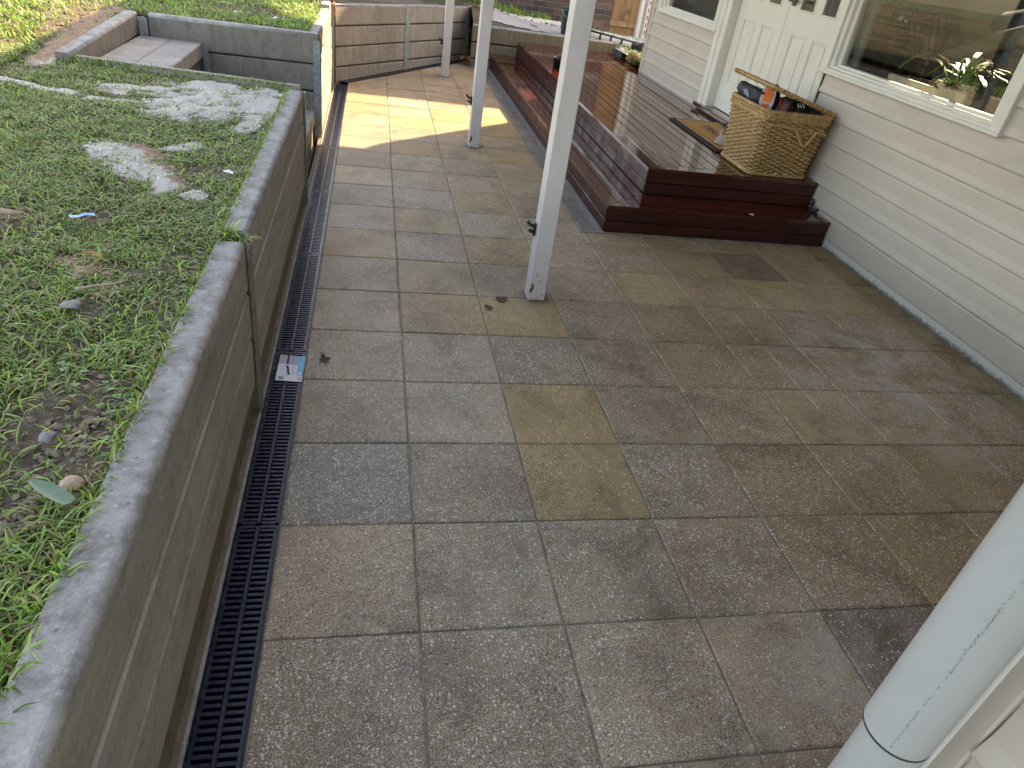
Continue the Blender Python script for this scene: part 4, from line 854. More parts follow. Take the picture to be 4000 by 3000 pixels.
# timber fence with a pale slotted post
fe = thing('paling_fence', 'timber paling fence joining the brick wall', 'fence', (5.3, 11.3, .3))
x = 4.075; i = 0
while x < 7.2:
    w = random.uniform(.15, .165) if i else .15; MB().cbox(x, x + w, 11.26 + (i % 2) * .012, 11.278 + (i % 2) * .012, .27, 1.95 + random.uniform(-.01, .01), .003).build('paling', 'fence_timber', fe, origin=(x, 11.26, .27)); x += w + .003; i += 1
for z in (.50, 1.15, 1.75): MB().cbox(4.06, 7.2, 11.215, 11.258, z - .04, z + .04, .004).build('rail', 'fence_timber', fe)
sp = thing('slotted_post', 'pale metal slotted post standing against the timber fence', 'post', (4.56, 11.1, .28))
MB().cbox(4.50, 4.555, 11.10, 11.2, .25, 2.0, .004).build('channel', 'trim_white', sp); MB().cbox(4.562, 4.60, 11.11, 11.2, .25, 2.0, .004).build('channel', 'ribbed_grey', sp); MB().cbox(4.605, 4.665, 11.10, 11.2, .25, 2.0, .004).build('channel', 'trim_white', sp)
for k in range(14): MB().box(4.632, 4.645, 11.097, 11.105, .4 + k * .11, .46 + k * .11).build('slot', 'void_black', sp)
# drainage pipe lying on the gravel
pi = thing('drainage_pipe', 'black drainage pipe dusted white lying on the gravel beside the house', 'pipe', (3.7, 9.1, .45))
pa, pb = Vector((3.05, 9.55, .50)), Vector((3.80, 8.72, .475)); pd_ = (pb - pa).normalized()
MB().tube([pa, pb], .052, 20).build('pipe', 'black_plastic', pi, True)
for k in range(6):
    c = pa + pd_ * (.12 + k * .175); MB().tube([c - pd_ * .012, c + pd_ * .012], .0575, 20).build('collar', 'black_plastic', pi, True)
m = MB()
for k in range(5):
    a, b = pa + pd_ * (.14 + k * .175), pa + pd_ * (.28 + k * .175); s_ = Vector((-pd_.y, pd_.x, 0)) * -1
    ring_ = [[c + (s_ * math.cos(t) + Vector((0, 0, 1)) * math.sin(t)) * .0532 for t in (-.9, -.5, -.1, .3, .62)] for c in (a, b)]
    m.add(ring_[0] + ring_[1], [(i, i + 1, i + 6, i + 5) for i in range(4)])
m.build('dust_coat', 'gravel', pi)
MB().tube([pb - pd_ * .005, pb + pd_ * .03], .062, 24).build('socket', 'black_plastic', pi, True)
MB().tube([pb + pd_ * .029, pb + pd_ * .031], .048, 24).build('socket_mouth', 'void_black', pi)

# bucket with its lettering
bk = thing('bucket', 'dark green plastic bucket with white and red lettering on the path', 'bucket', (2.845, 8.99, .478))
BC = (2.845, 8.99, .478)
MB().lathe([(.001, .0), (.118, .0), (.124, .01), (.146, .29), (.152, .292), (.152, .305), (.147, .306), (.147, .325), (.153, .326), (.153, .334), (.143, .334), (.12, .02), (.001, .018)], BC, 36).build('body', 'bucket_green', bk, True)
hp = [(BC[0] + .156 * math.cos(a), BC[1] - .05 - .10 * max(0, math.sin(a - math.pi)) * .6, BC[2] + .30 - .11 * abs(math.sin(a))) for a in [math.pi + k * math.pi / 14 for k in range(15)]]
MB().tube(hp, .0035, 6).build('handle', 'ribbed_grey', bk, True)
def text_mesh(body, size, fn, name, mat, parent, shear=0.0, bold=.0, align='CENTER'):
    cu = bpy.data.curves.new(name, 'FONT'); cu.body = body; cu.size = size; cu.align_x = align; cu.shear = shear; cu.offset = bold; cu.resolution_u = 3
    to = bpy.data.objects.new(name, cu); COL.objects.link(to); dg = bpy.context.evaluated_depsgraph_get(); dg.update()
    me = bpy.data.meshes.new_from_object(to.evaluated_get(dg)); bpy.data.objects.remove(to)
    base = parent_loc(parent) if parent else Vector((0, 0, 0))
    for v in me.vertices: v.co = Vector(fn(v.co.x, v.co.y)) - base
    me.materials.clear(); me.materials.append(MAT[mat]); o = bpy.data.objects.new(name, me); COL.objects.link(o)
    if parent: o.parent = parent
    return o
def on_bucket(u, z, lift=.0015, a0=-math.pi / 2 + .42):
    r = .121 + (z / .30) * .026 + lift; a = a0 + u / .137; return (BC[0] + r * math.cos(a), BC[1] + r * math.sin(a), BC[2] + z)
text_mesh('BUNNINGS', .062, lambda x, y: on_bucket(x, .128 + y), 'lettering', 'logo_white', bk, 0, .0018)
m = MB(); nseg = 14; vs = []
for k in range(nseg + 1):
    u = -.145 + .29 * k / nseg; vs += [on_bucket(u - .006, .075, .0008), on_bucket(u + .006, .117, .0008)]
m.add(vs, [(2 * k, 2 * k + 2, 2 * k + 3, 2 * k + 1) for k in range(nseg)]).build('logo_band', 'logo_red', bk)
text_mesh('warehouse', .048, lambda x, y: on_bucket(x, .082 + y), 'lettering', 'logo_white', bk, .15, .001)

# ------------------------------------------------------------------ wicker basket
ba = thing('wicker_basket', 'square wicker basket with rope handles and a half-open lid, overflowing with shoes', 'basket', (3.07, 3.6, .368))
BCX, BCY = 3.065, 3.60
def rr_path(hx, hy, r, n):
    # points of a rounded rectangle, evenly spaced by arc length, with outward normals
    pts = []; segs = [((hx - r), -hy, -(hx - r), -hy)]
    base = []
    for cx, cy, a0 in ((hx - r, hy - r, 0), (-(hx - r), hy - r, math.pi / 2), (-(hx - r), -(hy - r), math.pi), (hx - r, -(hy - r), 1.5 * math.pi)):
        for k in range(7): a = a0 + k / 6 * math.pi / 2; base.append((cx + r * math.cos(a), cy + r * math.sin(a)))
    base.append(base[0]); L = [0]
    for a, b in zip(base[:-1], base[1:]): L.append(L[-1] + math.hypot(b[0] - a[0], b[1] - a[1]))
    for i in range(n):
        s_ = L[-1] * i / n; k = 0
        while L[k + 1] < s_: k += 1
        t = (s_ - L[k]) / max(1e-9, L[k + 1] - L[k]); a, b = base[k], base[k + 1]; x, y = a[0] + (b[0] - a[0]) * t, a[1] + (b[1] - a[1]) * t
        l = math.hypot(b[0] - a[0], b[1] - a[1]) or 1; pts.append((x, y, (b[1] - a[1]) / l, -(b[0] - a[0]) / l))
    return pts
def bsize(z):
    t = (z - .368) / .43; return .222 + .030 * t, .232 + .042 * t
NS = 44; NP = NS * 4
m = MB(); rows = 27
for r in range(rows):
    z = .393 + r * .0138; hx, hy = bsize(z); pts = rr_path(hx, hy, .055, NP); ring_ = []
    ph = r % 2
    for i, (x, y, nx_, ny_) in enumerate(pts):
        o_ = .0105 * math.cos(math.pi * (i / 4) + ph * math.pi) + random.uniform(-.0012, .0012); ring_.append((BCX + x + nx_ * o_, BCY + y + ny_ * o_, z + random.uniform(-.0012, .0012)))
    m.tube(ring_, .0066, 5, closed=True)
m.build('weave', 'wicker', ba, True)
m = MB()
for i in range(NS):
    a = [rr_path(*bsize(z), .055, NP)[i * 4] for z in (.372, .80)]; m.tube([(BCX + a[0][0], BCY + a[0][1], .372), (BCX + a[1][0], BCY + a[1][1], .80)], .0045, 5)
finish(m.build('stakes', 'wicker', ba, True), kind='stuff')
def braid(z, grow, rad, amp, turns, name, strands=3, parent=ba, mat='wicker', n=220):
    m = MB(); hx, hy = bsize(z); pts = rr_path(hx + grow, hy + grow, .055, n)
    for s_ in range(strands):
        ph = 2 * math.pi * s_ / strands
        m.tube([(BCX + x + nx_ * amp * math.cos(turns * 2 * math.pi * i / n + ph), BCY + y + ny_ * amp * math.cos(turns * 2 * math.pi * i / n + ph), z + amp * .9 * math.sin(turns * 2 * math.pi * i / n + ph)) for i, (x, y, nx_, ny_) in enumerate(pts)], rad, 5, closed=True)
    return m.build(name, mat, parent, True)
braid(.798, .004, .0075, .010, 30, 'rim_braid'); braid(.778, .006, .0065, .006, 26, 'rim_braid'); braid(.381, .004, .008, .010, 22, 'base_braid')
m = MB()
for dz_ in (0, .012): m.tube([(BCX + x, BCY + y, .752 + dz_) for x, y, a, b in rr_path(bsize(.75)[0] + .014, bsize(.75)[1] + .014, .055, 60)], .0062, 6, closed=True)
m.build('band', 'wicker', ba, True)
hx, hy = bsize(.392); MB().box(BCX - hx + .02, BCX + hx - .02, BCY - hy + .02, BCY + hy - .02, .378, .39).build('bottom', 'wicker', ba)
hx, hy = bsize(.5); MB().poly([(BCX + x * .93, BCY + y * .93) for x, y, a, b in rr_path(hx, hy, .05, 40)], .391, .66).build('lining', 'basket_dark', ba)
def rope(pts, r, name):
    pts = [Vector(p) for p in pts]; fine = []
    for i in range(len(pts) - 1):
        p0 = pts[max(0, i - 1)]; p1, p2 = pts[i], pts[i + 1]; p3 = pts[min(len(pts) - 1, i + 2)]
        for k in range(12):
            t = k / 12; fine.append(.5 * ((2 * p1) + (p2 - p0) * t + (2 * p0 - 5 * p1 + 4 * p2 - p3) * t * t + (3 * p1 - p0 - 3 * p2 + p3) * t ** 3))
    fine.append(pts[-1]); m = MB(); s_ = 0; ph = [0]
    for a, b in zip(fine[:-1], fine[1:]): s_ += (b - a).length; ph.append(s_)
    for q_ in range(3):
        st = []
        for i, p in enumerate(fine):
            t = (fine[min(len(fine) - 1, i + 1)] - fine[max(0, i - 1)]).normalized(); u = t.cross(Vector((0, 1, .3))).normalized(); v = t.cross(u); a = ph[i] / .045 * 2 * math.pi + q_ * 2.094; st.append(p + (u * math.cos(a) + v * math.sin(a)) * r * .55)
        m.tube(st, r * .62, 6)
    return m.build(name, 'rope', ba, True)
fy = BCY - bsize(.7)[1]
rope([(2.865, fy + .06, .705), (2.87, fy + .0, .715), (2.90, fy - .014, .715), (3.00, fy - .016, .712), (3.06, fy - .022, .70), (3.10, fy - .03, .655), (3.135, fy - .035, .612), (3.165, fy - .035, .612), (3.195, fy - .028, .655), (3.225, fy - .018, .692), (3.27, fy - .014, .69), (3.305, fy - .005, .685), (3.312, fy + .03, .682)], .0095, 'rope_handle')
by_ = BCY + bsize(.7)[1]; rope([(2.835, by_ - .10, .70), (2.828, by_ - .07, .715), (2.83, by_ - .03, .71), (2.86, by_ + .008, .70), (2.95, by_ + .02, .66), (3.1, by_ + .02, .66), (3.2, by_ + .01, .70)], .0095, 'rope_handle')
# lid, hinged on the house side and propped up by the shoes
lid = MB(); H0 = Vector((3.325, 0, .818)); H1 = Vector((2.835, 0, .944)); ux = (H1 - H0).normalized(); LL = (H1 - H0).length; up_ = Vector((-ux.z, 0, ux.x)) * -1
def LP(a, y, h=0): p = H0 + ux * a; return (p.x + up_.x * h, y, p.z + up_.z * h)
y0, y1 = 3.355, 3.925
for k in range(25): 
    a = LL * (k + .5) / 25; lid.tube([LP(a, y0 + .01 + .572 * j / 24, .0055 * (1 if (j + k) % 2 else -1)) for j in range(24)], .0085, 5)
lid = lid.build('lid', 'wicker', ba, True)
def lrod(pts, name, r=.013):
    m = MB(); m.tube(pts, r, 8)
    P = [Vector(p) for p in pts]; 
    for a, b in zip(P[:-1], P[1:]):
        L_ = (b - a).length; n_ = int(L_ / .028)
        for k in range(n_): c = a + (b - a) * (k + .5) / n_; t = (b - a).normalized(); m.tube([c - t * .004, c + t * .004], r * random.uniform(1.08, 1.32), 8)
    return m.build(name, 'wicker', lid, True)
lrod([LP(-.02, y0), LP(LL + .02, y0)], 'lid_rod'); lrod([LP(-.02, y1), LP(LL + .03, y1)], 'lid_rod'); lrod([LP(0, y0 - .02), LP(0, y1)], 'lid_rod', .011); lrod([LP(LL, y0 - .01), LP(LL, y1 + .015)], 'lid_rod', .014)

# ------------------------------------------------------------------ shoes
def shoe(label, M, up_mat, sole_mat, L=.27, W=.095, acc=None, sole_h=.024, dots=False, accmat=None):
    t = thing('shoe', label, 'shoe', M.translation); M = Matrix(M)
    def half(u): return W / 2 * (.78 + .24 * math.sin(math.pi * min(1, u * 1.15) * .9) - .10 * math.exp(-((u - .42) / .12) ** 2)) * math.sqrt(max(0, 1 - max(0, (u - .80) / .2) ** 2)) * math.sqrt(max(0, 1 - max(0, (.1 - u) / .1) ** 2))
    n = 17; us = [.004 + .992 * i / (n - 1) for i in range(n)]
    m = MB(); vs = []
    for z in (0, sole_h):
        vs += [(L * (u - .5), half(u) * (1.04 if z else 1), z + .012 * max(0, u - .75)) for u in us] + [(L * (u - .5), -half(u) * (1.04 if z else 1), z + .012 * max(0, u - .75)) for u in reversed(us)]
    k = 2 * n; m.add([M @ Vector(v) for v in vs], [tuple(reversed(range(k))), tuple(range(k, 2 * k))] + [(i, (i + 1) % k, k + (i + 1) % k, k + i) for i in range(k)])
    so_ = m.build('sole', sole_mat, t)
    m = MB(); rings = []; prof = [(0, .075), (.06, .092), (.2, .088), (.33, .082), (.45, .078), (.6, .062), (.75, .048), (.9, .038), (1, .022)]
    def hh(u):
        for (a, ha), (b, hb) in zip(prof[:-1], prof[1:]):
            if a <= u <= b: return ha + (hb - ha) * (u - a) / (b - a)
    vs = []; kk = 9
    for u in us:
        for j in range(kk):
            a = math.pi * j / (kk - 1); vs.append(M @ Vector((L * (u - .5) * .985, math.cos(a) * half(u) * (1 - .25 * math.sin(a) ** 2), sole_h + (hh(u)) * math.sin(a) ** .8)))
    m.add(vs, [(i * kk + j, i * kk + j + 1, (i + 1) * kk + j + 1, (i + 1) * kk + j) for i in range(n - 1) for j in range(kk - 1)] + [tuple(range(kk)), tuple(reversed(range((n - 1) * kk, n * kk)))])
    up = m.build('upper', up_mat, t, True)
    m = MB(); pts = [M @ Vector((L * (-.30 + .17 * math.cos(a)), W * .24 * math.sin(a), sole_h + .086 - .012 * (math.cos(a)))) for a in [k * math.pi / 5 for k in range(10)]]
    m.tube(pts, .008, 6, closed=True).add(pts, [tuple(range(10))]); m.build('collar', 'shoe_black', t)
    if accmat:
        m = MB()
        if acc == 'tread':
            for a, b, w_ in ((.08, .34, .62), (.40, .50, .5), (.54, .93, .66)):
                uu = [a + (b - a) * i / 6 for i in range(7)]; m.add([M @ Vector((L * (u - .5), half(u) * w_, -.0025 + .012 * max(0, u - .75))) for u in uu] + [M @ Vector((L * (u - .5), -half(u) * w_, -.0025 + .012 * max(0, u - .75))) for u in reversed(uu)], [tuple(range(14))])
            m.build('tread', accmat, t)
        else:
            for sg in (1, -1):
                m.add([M @ Vector((L * (u - .5), sg * half(u) * 1.0, sole_h + z_)) for u, z_ in ((.30, .02), (.42, .055), (.52, .055), (.62, .03), (.50, .012))], [(0, 1, 2, 3, 4)])
            m.build('side_patch', accmat, t)
    if dots:
        m = MB()
        for u in (.62, .70, .78, .86):
            for j in (-1, 0, 1):
                c = M @ Vector((L * (u - .5) + (.008 if j else 0), j * .018, sole_h + hh(u) * .97 + .003)); m.blob(c, (.005, .005, .005), 1, 1, 0)
        m.build('vent_holes', 'logo_white', t)
    return t
def TR(loc, rx, ry, rz): return Matrix.Translation(loc) @ Euler((math.radians(rx), math.radians(ry), math.radians(rz)), 'XYZ').to_matrix().to_4x4()
def facing(loc, toe, sole_n):
    # shoe matrix from the toe direction (+X) and the direction the sole faces (-Z)
    X_ = Vector(toe).normalized(); Z_ = -Vector(sole_n); Z_ = (Z_ - X_ * Z_.dot(X_)).normalized(); Y_ = Z_.cross(X_); M = Matrix((X_, Y_, Z_)).transposed().to_4x4(); M.translation = loc; return M
tocam = (CAM - Vector((3, 3.5, .8))).normalized()
shoe('running shoe with orange tread standing sole-out in the basket', facing((2.945, 3.60, .80), (.04, .05, 1), tocam), 'shoe_navy', 'shoe_white', .26, .098, 'tread', .026, False, 'shoe_orange')
shoe('black and grey sneaker at the left side of the basket', facing((2.90, 3.78, .80), (-.25, .85, .35), (.2, .2, -1)), 'shoe_black', 'shoe_black', .27, .098, 'side', .022, False, 'shoe_grey')
shoe('navy sneaker right behind the orange-soled shoe in the basket', facing((3.025, 3.67, .79), (.05, .1, 1), (.5, .6, -.2)), 'shoe_navy', 'shoe_navy', .26, .095, None, .02)
shoe('maroon boot with red cuff in the basket under the lid', facing((3.075, 3.56, .765), (.3, .75, .25), (.1, .3, -1)), 'shoe_maroon', 'shoe_red', .25, .1, 'side', .03, False, 'shoe_red')
shoe('black clog with white vent holes at the front of the basket', facing((3.15, 3.51, .755), (-.25, -.75, .12), (0, -.2, -1)), 'shoe_black', 'shoe_black', .23, .10, None, .02, True)
shoe('black shoe in the front right corner of the basket', facing((3.235, 3.52, .745), (.1, -.8, .1), (0, -.1, -1)), 'shoe_black', 'shoe_grey', .24, .09, None, .022)
shoe('red shoe standing on the door sill behind the basket', facing((3.335, 4.56, .52), (.1, .25, -1), (-1, -.5, .2)), 'shoe_red', 'shoe_white', .2, .08, None, .018)
shoe('small leopard print shoe on the doormat', facing((3.03, 4.25, .388), (-.35, -.8, .1), (0, 0, -1)), 'leopard', 'shoe_taupe', .17, .07, None, .010)
shoe('small taupe shoe on the doormat against the basket', facing((2.97, 4.08, .388), (-.85, .25, .05), (0, 0, -1)), 'shoe_taupe', 'shoe_taupe', .16, .065, None, .010)
# doormat
dm = thing('doormat', 'brown coir doormat with black border in front of the door', 'doormat', (3.05, 4.45, .366))
MB().cbox(2.83, 3.325, 3.90, 4.93, .3665, .380, .004).build('border', 'mat_black', dm); MB().cbox(2.875, 3.28, 3.945, 4.885, .3805, .3865, .003).build('coir_field', 'coir', dm)
m = MB()
for a, b, c_, d_ in ((2.895, 3.26, 3.965, 3.970), (2.895, 3.26, 4.860, 4.865), (2.895, 2.900, 3.970, 4.860), (3.255, 3.26, 3.970, 4.860)): m.box(a, b, c_, d_, .3866, .3875)
m.build('border_line', 'print_black', dm)
text_mesh('Welcome', .15, lambda x, y: (3.02 + y, 4.42 - x, .3878), 'lettering', 'print_black', dm, .25, .001)

# ------------------------------------------------------------------ things behind the big window
po = thing('potted_plant', 'sunlit strap-leaved plant in a wooden box behind the window', 'potted plant', (3.62, 2.68, 1.06))
MB().cbox(3.55, 3.69, 2.55, 2.78, 1.066, 1.145, .006).build('planter', 'pale_timber', po); MB().box(3.565, 3.675, 2.545, 2.745, 1.12, 1.152).build('potting_soil', 'clod', po)
rnd = random.Random(12)
def strap(parent, base, az, L, lift, w, mat, segs=8):
    p = Vector(base); a = lift; d = Vector((math.cos(az), math.sin(az), 0)); s_ = Vector((-d.y, d.x, 0)); vs = []
    for i in range(segs + 1):
        t = i / segs; ww = w * (math.sin(math.pi * min(.98, t * .92 + .08)) ** .6) * (1 if t < .97 else .15); vs += [p - s_ * ww + Vector((0, 0, ww * .3)), p + s_ * ww + Vector((0, 0, ww * .3))]; p = p + (d * math.cos(a) + Vector((0, 0, 1)) * math.sin(a)) * (L / segs); a -= (lift + 1.0) / segs * 1.15
    return MB().add(vs, [(2 * i, 2 * i + 1, 2 * i + 3, 2 * i + 2) for i in range(segs)]).build('leaf', mat, parent, True)
for i in range(72):
    az = rnd.uniform(0, 6.28); 
    if math.cos(az) < -.5: az = math.pi - az
    strap(po, (3.62 + rnd.uniform(-.03, .03), 2.70 + rnd.uniform(-.08, .08), 1.14), az, rnd.uniform(.26, .52), rnd.uniform(.85, 1.5), rnd.uniform(.009, .016), 'leaf_pale' if rnd.random() < .65 else 'leaf_green')
for i in range(5): strap(po, (3.575, 2.76, 1.155), rnd.uniform(1.2, 2.6), rnd.uniform(.08, .14), rnd.uniform(.1, .5), .008, 'dry_leaf', 5)
single(MB().cbox(3.55, 3.585, 2.77, 3.27, 1.083, 1.125, .005), 'wooden_tray', 'pale_timber', 'long pale wooden tray on the ledge behind the window', 'tray')
single(MB().blob((3.62, 2.83, 1.15), (.05, .05, .03), 4, 2, .2), 'shell', 'gravel', 'pale lumpy shell on the tray behind the window', 'shell')
cb = thing('cabinet', 'dark red timber cabinet seen through the left side of the window', 'cabinet', (4.1, 4.25, .42))
MB().cbox(4.0, 4.4, 4.10, 4.38, .42, 1.45, .006).build('carcass', 'dark_timber', cb); MB().cbox(3.985, 3.998, 4.12, 4.36, .5, 1.38, .004).build('cabinet_door', 'dark_timber', cb); MB().cbox(3.97, 4.42, 4.08, 4.40, 1.45, 1.475, .005).build('top', 'dark_timber', cb)
tb = thing('side_table', 'dark side table under the glass vase inside the window', 'table', (4.15, 4.0, .42))
MB().cbox(3.93, 4.35, 3.86, 4.07, 1.30, 1.33, .005).build('table_top', 'dark_timber', tb)
for x, y in ((3.96, 3.89), (4.32, 3.89), (3.96, 4.04), (4.32, 4.04)): MB().cbox(x - .018, x + .018, y - .018, y + .018, .42, 1.299, .003).build('leg', 'dark_timber', tb)
va = thing('glass_vase', 'round glass vase with dark leafy stems inside the window', 'vase', (4.05, 3.97, 1.332))
MB().lathe([(.001, .0), (.05, .002), (.08, .04), (.085, .075), (.06, .125), (.055, .15), (.052, .15), (.057, .125), (.081, .075), (.076, .04), (.046, .006)], (4.05, 3.97, 1.332), 20).build('vessel', 'glass', va, True)
for i in range(11): strap(va, (4.05 + random.uniform(-.02, .02), 3.97 + random.uniform(-.02, .02), 1.40), random.uniform(0, 6.28), random.uniform(.22, .36), 1.3, .016, 'leaf_green')
ch = thing('dining_chair', 'curved reddish timber chair in front of the grey panel inside the window', 'chair', (3.95, 3.75, .42))
for y, z1 in ((3.66, 1.05), (3.90, 1.05)): MB().cbox(3.80, 3.84, y - .02, y + .02, .42, .88, .004).build('leg', 'dark_timber', ch); MB().tube([(4.16, y, .42), (4.15, y, .9), (4.10, y - .02, 1.2), (4.02, y - .03, 1.50)], .022, 8).build('back_post', 'dark_timber', ch, True)
MB().cbox(3.79, 4.17, 3.63, 3.93, .86, .90, .006).build('seat', 'dark_timber', ch)
m = MB(); vs = []
for i in range(9): z = .95 + i * .065; x = 4.14 - .10 * (i / 8) ** 2; w = .13 - .085 * math.sin(i / 8 * 1.5); vs += [(x, 3.78 - w, z), (x, 3.78 + w, z), (x + .02, 3.78 + w, z), (x + .02, 3.78 - w, z)]
m.add(vs, [(4 * i + j, 4 * i + (j + 1) % 4, 4 * i + 4 + (j + 1) % 4, 4 * i + 4 + j) for i in range(8) for j in range(4)]).build('splat', 'dark_timber', ch, True)
scn = thing('folding_screen', 'pale grey cloth panel standing inside the window', 'screen', (4.3, 3.85, .42))
MB().cbox(4.24, 4.27, 3.80, 4.10, .43, 1.445, .004).build('cloth_panel', 'grey_cloth', scn); MB().cbox(4.23, 4.28, 3.765, 3.80, .42, 1.45, .004).build('frame_post', 'dark_timber', scn); MB().cbox(4.23, 4.28, 4.10, 4.13, .42, 1.45, .004).build('frame_post', 'dark_timber', scn)
ac = thing('armchair', 'charcoal armchair with rumpled throws inside the window', 'armchair', (4.4, 3.1, .42))
MB().cbox(4.05, 4.85, 2.5, 3.55, .50, .98, .05).build('seat', 'charcoal_cloth', ac); MB().cbox(4.6, 4.9, 2.5, 3.6, .98, 1.62, .08).build('backrest', 'charcoal_cloth', ac); MB().cbox(3.98, 4.8, 3.50, 3.60, 1.16, 1.22, .02).build('armrest', 'dark_timber', ac); MB().cbox(3.98, 4.8, 2.36, 2.46, 1.16, 1.22, .02).build('armrest', 'dark_timber', ac)
for y in (3.55, 2.41): MB().cbox(4.0, 4.05, y - .025, y + .025, .42, 1.159, .004).build('leg', 'dark_timber', ac)
single(MB().blob((4.25, 3.42, 1.50), (.13, .24, .19), 3, 3, .10), 'cushion', 'taupe_cloth', 'round taupe knitted cushion on the armchair', 'cushion', True)
single(MB().blob((4.25, 2.98, 1.42), (.22, .42, .20), 9, 3, .2), 'throw_blanket', 'charcoal_cloth', 'dark rumpled throw blanket heaped on the armchair', 'blanket', True)
single(MB().tube([(4.02, 3.42, 1.26), (4.0, 3.2, 1.31), (4.0, 3.0, 1.40), (4.0, 2.8, 1.46), (4.0, 2.6, 1.47), (4.0, 2.4, 1.42)], .06, 10, True, [.5, .9, 1, 1.1, 1, .8]), 'folded_blanket', 'taupe_cloth', 'tan folded blanket trailing along the front of the armchair', 'blanket', True)
m = MB(); n = 40; vs = []
for i in range(n + 1): y = 3.74 - i * .0035; vs += [(3.54 + .018 * math.sin(i * .9), y, 1.10), (3.54 + .018 * math.sin(i * .9), y, 2.4)]
single(m.add(vs, [(2 * i, 2 * i + 2, 2 * i + 3, 2 * i + 1) for i in range(n)]), 'curtain', 'grey_cloth', 'pale grey curtain gathered at the left side of the window', 'curtain', True)

# ------------------------------------------------------------------ small things lying about
def flat_leaf(name, loc, r, mat, label, seed, lobes=5, curl=.25, rz=0, cat='leaf'):
    rnd = random.Random(seed); n = 40; pts = []
    for i in range(n):
        a = 2 * math.pi * i / n; k = .55 + .45 * abs(math.cos(a * lobes / 2)) ** .7; k *= rnd.uniform(.9, 1.08); rr = r * k
        pts.append((loc[0] + rr * math.cos(a + rz), loc[1] + rr * math.sin(a + rz), loc[2] + .003 + curl * r * (math.sin(a * 2 + seed) * .35 + .45) * k * k))
    m = MB(); c = (loc[0], loc[1], loc[2] + .004); m.add([c] + pts, [(0, i + 1, (i + 1) % n + 1) for i in range(n)])
    t = thing(name, label, cat, loc); m.build('blade', mat, t, True)
    MB().tube([c, (loc[0] - r * 1.1 * math.cos(rz), loc[1] - r * 1.1 * math.sin(rz), loc[2] + .008), (loc[0] - r * 1.5 * math.cos(rz), loc[1] - r * 1.5 * math.sin(rz), loc[2] + .015)], r * .03, 5).build('stalk', mat, t)
    return t
flat_leaf('dry_leaf', (1.46, 8.80, .035), .115, 'dry_leaf', 'large dry orange maple leaf at the foot of the steel post', 3, 5, .8, 2.0)
flat_leaf('dry_leaf', (.077, 1.34, .001), .024, 'brown_leaf', 'small curled brown leaf on the slab beside the printed card', 5, 4, .9, 3.6)
flat_leaf('dry_leaf', (.914, 1.965, .001), .034, 'brown_leaf', 'torn brown leaf on the slab left of the nearest post', 8, 3, .3, .4)
flat_leaf('dry_leaf', (.834, 1.868, .001), .022, 'brown_leaf', 'smaller torn brown leaf just in front of the other one by the nearest post', 9, 3, .5, 2.4)
flat_leaf('dry_leaf', (2.42, 9.35, pz(2.42, 9.35)), .07, 'dry_leaf', 'orange dry leaf on the pale path behind the deck', 11, 4, .3, 1)
flat_leaf('dry_leaf', (2.32, 10.75, .49), .09, 'dry_leaf', 'orange leaf caught in the grass by the brick wall', 13, 4, .8, 2)
flat_leaf('dry_leaf', (2.72, 10.6, .47), .06, 'dry_leaf', 'orange leaf on the white gravel left of the bucket', 14, 4, .5, .3)
flat_leaf('dry_leaf', (1.66, 9.6, pz(1.66, 9.6)), .10, 'dry_leaf', 'brown leaf on the path end behind the middle post', 15, 4, .4, .7)
flat_leaf('dry_leaf', (-.5, 2.22, .672), .025, 'brown_leaf', 'small brown leaf on the grass near the sleeper edge', 16, 3, .5, .7)
flat_leaf('dry_leaf', (.10, 6.68, .001), .02, 'scrap_orange', 'tiny orange leaf on the slab at the drain corner', 17, 3, .5, .7)
# long green leaf on the lawn
m = MB(); a, b = Vector((-.322, -.158, .682)), Vector((-.236, -.224, .690)); d_ = (b - a).normalized(); s_ = Vector((-d_.y, d_.x, 0)); vs = []
for i in range(9): t = i / 8; w = .0145 * math.sin(math.pi * min(1, .06 + t * .72)) ** .8; p = a + (b - a) * t; vs += [p - s_ * w + Vector((0, 0, w * .35)), p, p + s_ * w + Vector((0, 0, w * .35))]
plain('gum_leaf', (.07, .14, .075), .45, .25, 60); single(m.add(vs, [(3 * i + j, 3 * i + j + 1, 3 * i + j + 4, 3 * i + j + 3) for i in range(8) for j in (0, 1)]), 'fallen_leaf', 'gum_leaf', 'broad bluish green leaf lying on the grass near the sleeper top', 'leaf', True)
# printed card on the drain
cd = thing('printed_card', 'flattened white product card with blue panel lying on the drain grate', 'card', (-.05, 1.27, .002))
CA, CB, CC, CDp = Vector((-.1005, 1.372, .0022)), Vector((.0, 1.362, .0022)), Vector((-.001, 1.173, .0022)), Vector((-.1015, 1.184, .0022))
def cq(u0, u1, v0, v1, dz, name, mat, h=.0):
    f = lambda u, v: (CA * (1 - u) + CB * u) * (1 - v) + (CDp * (1 - u) + CC * u) * v + Vector((0, 0, dz + .004 * math.sin(u * 3) * (v - .5) ** 2))
    return MB().add([f(u0, v1), f(u1, v1), f(u1, v0), f(u0, v0)], [(0, 1, 2, 3)]).build(name, mat, cd)
cq(0, 1, 0, 1, 0, 'card_sheet', 'card_white'); cq(.76, 1, .01, .76, .0006, 'blue_panel', 'card_cyan'); cq(.0, .76, .01, .36, .0004, 'photo_print', 'card_grey'); cq(.30, .38, .01, .36, .0008, 'photo_print', 'print_black'); cq(.05, .28, .02, .34, .0008, 'photo_print', 'card_tan'); cq(.40, .74, .03, .34, .0008, 'photo_print', 'card_grey')
for k in range(9): cq(.10 + k * .022, .10 + k * .022 + (.013 if k % 3 else .008), .84, .96, .0006, 'barcode_bar', 'print_black')
cq(.82, .96, .80, .97, .0006, 'red_mark', 'card_pink')
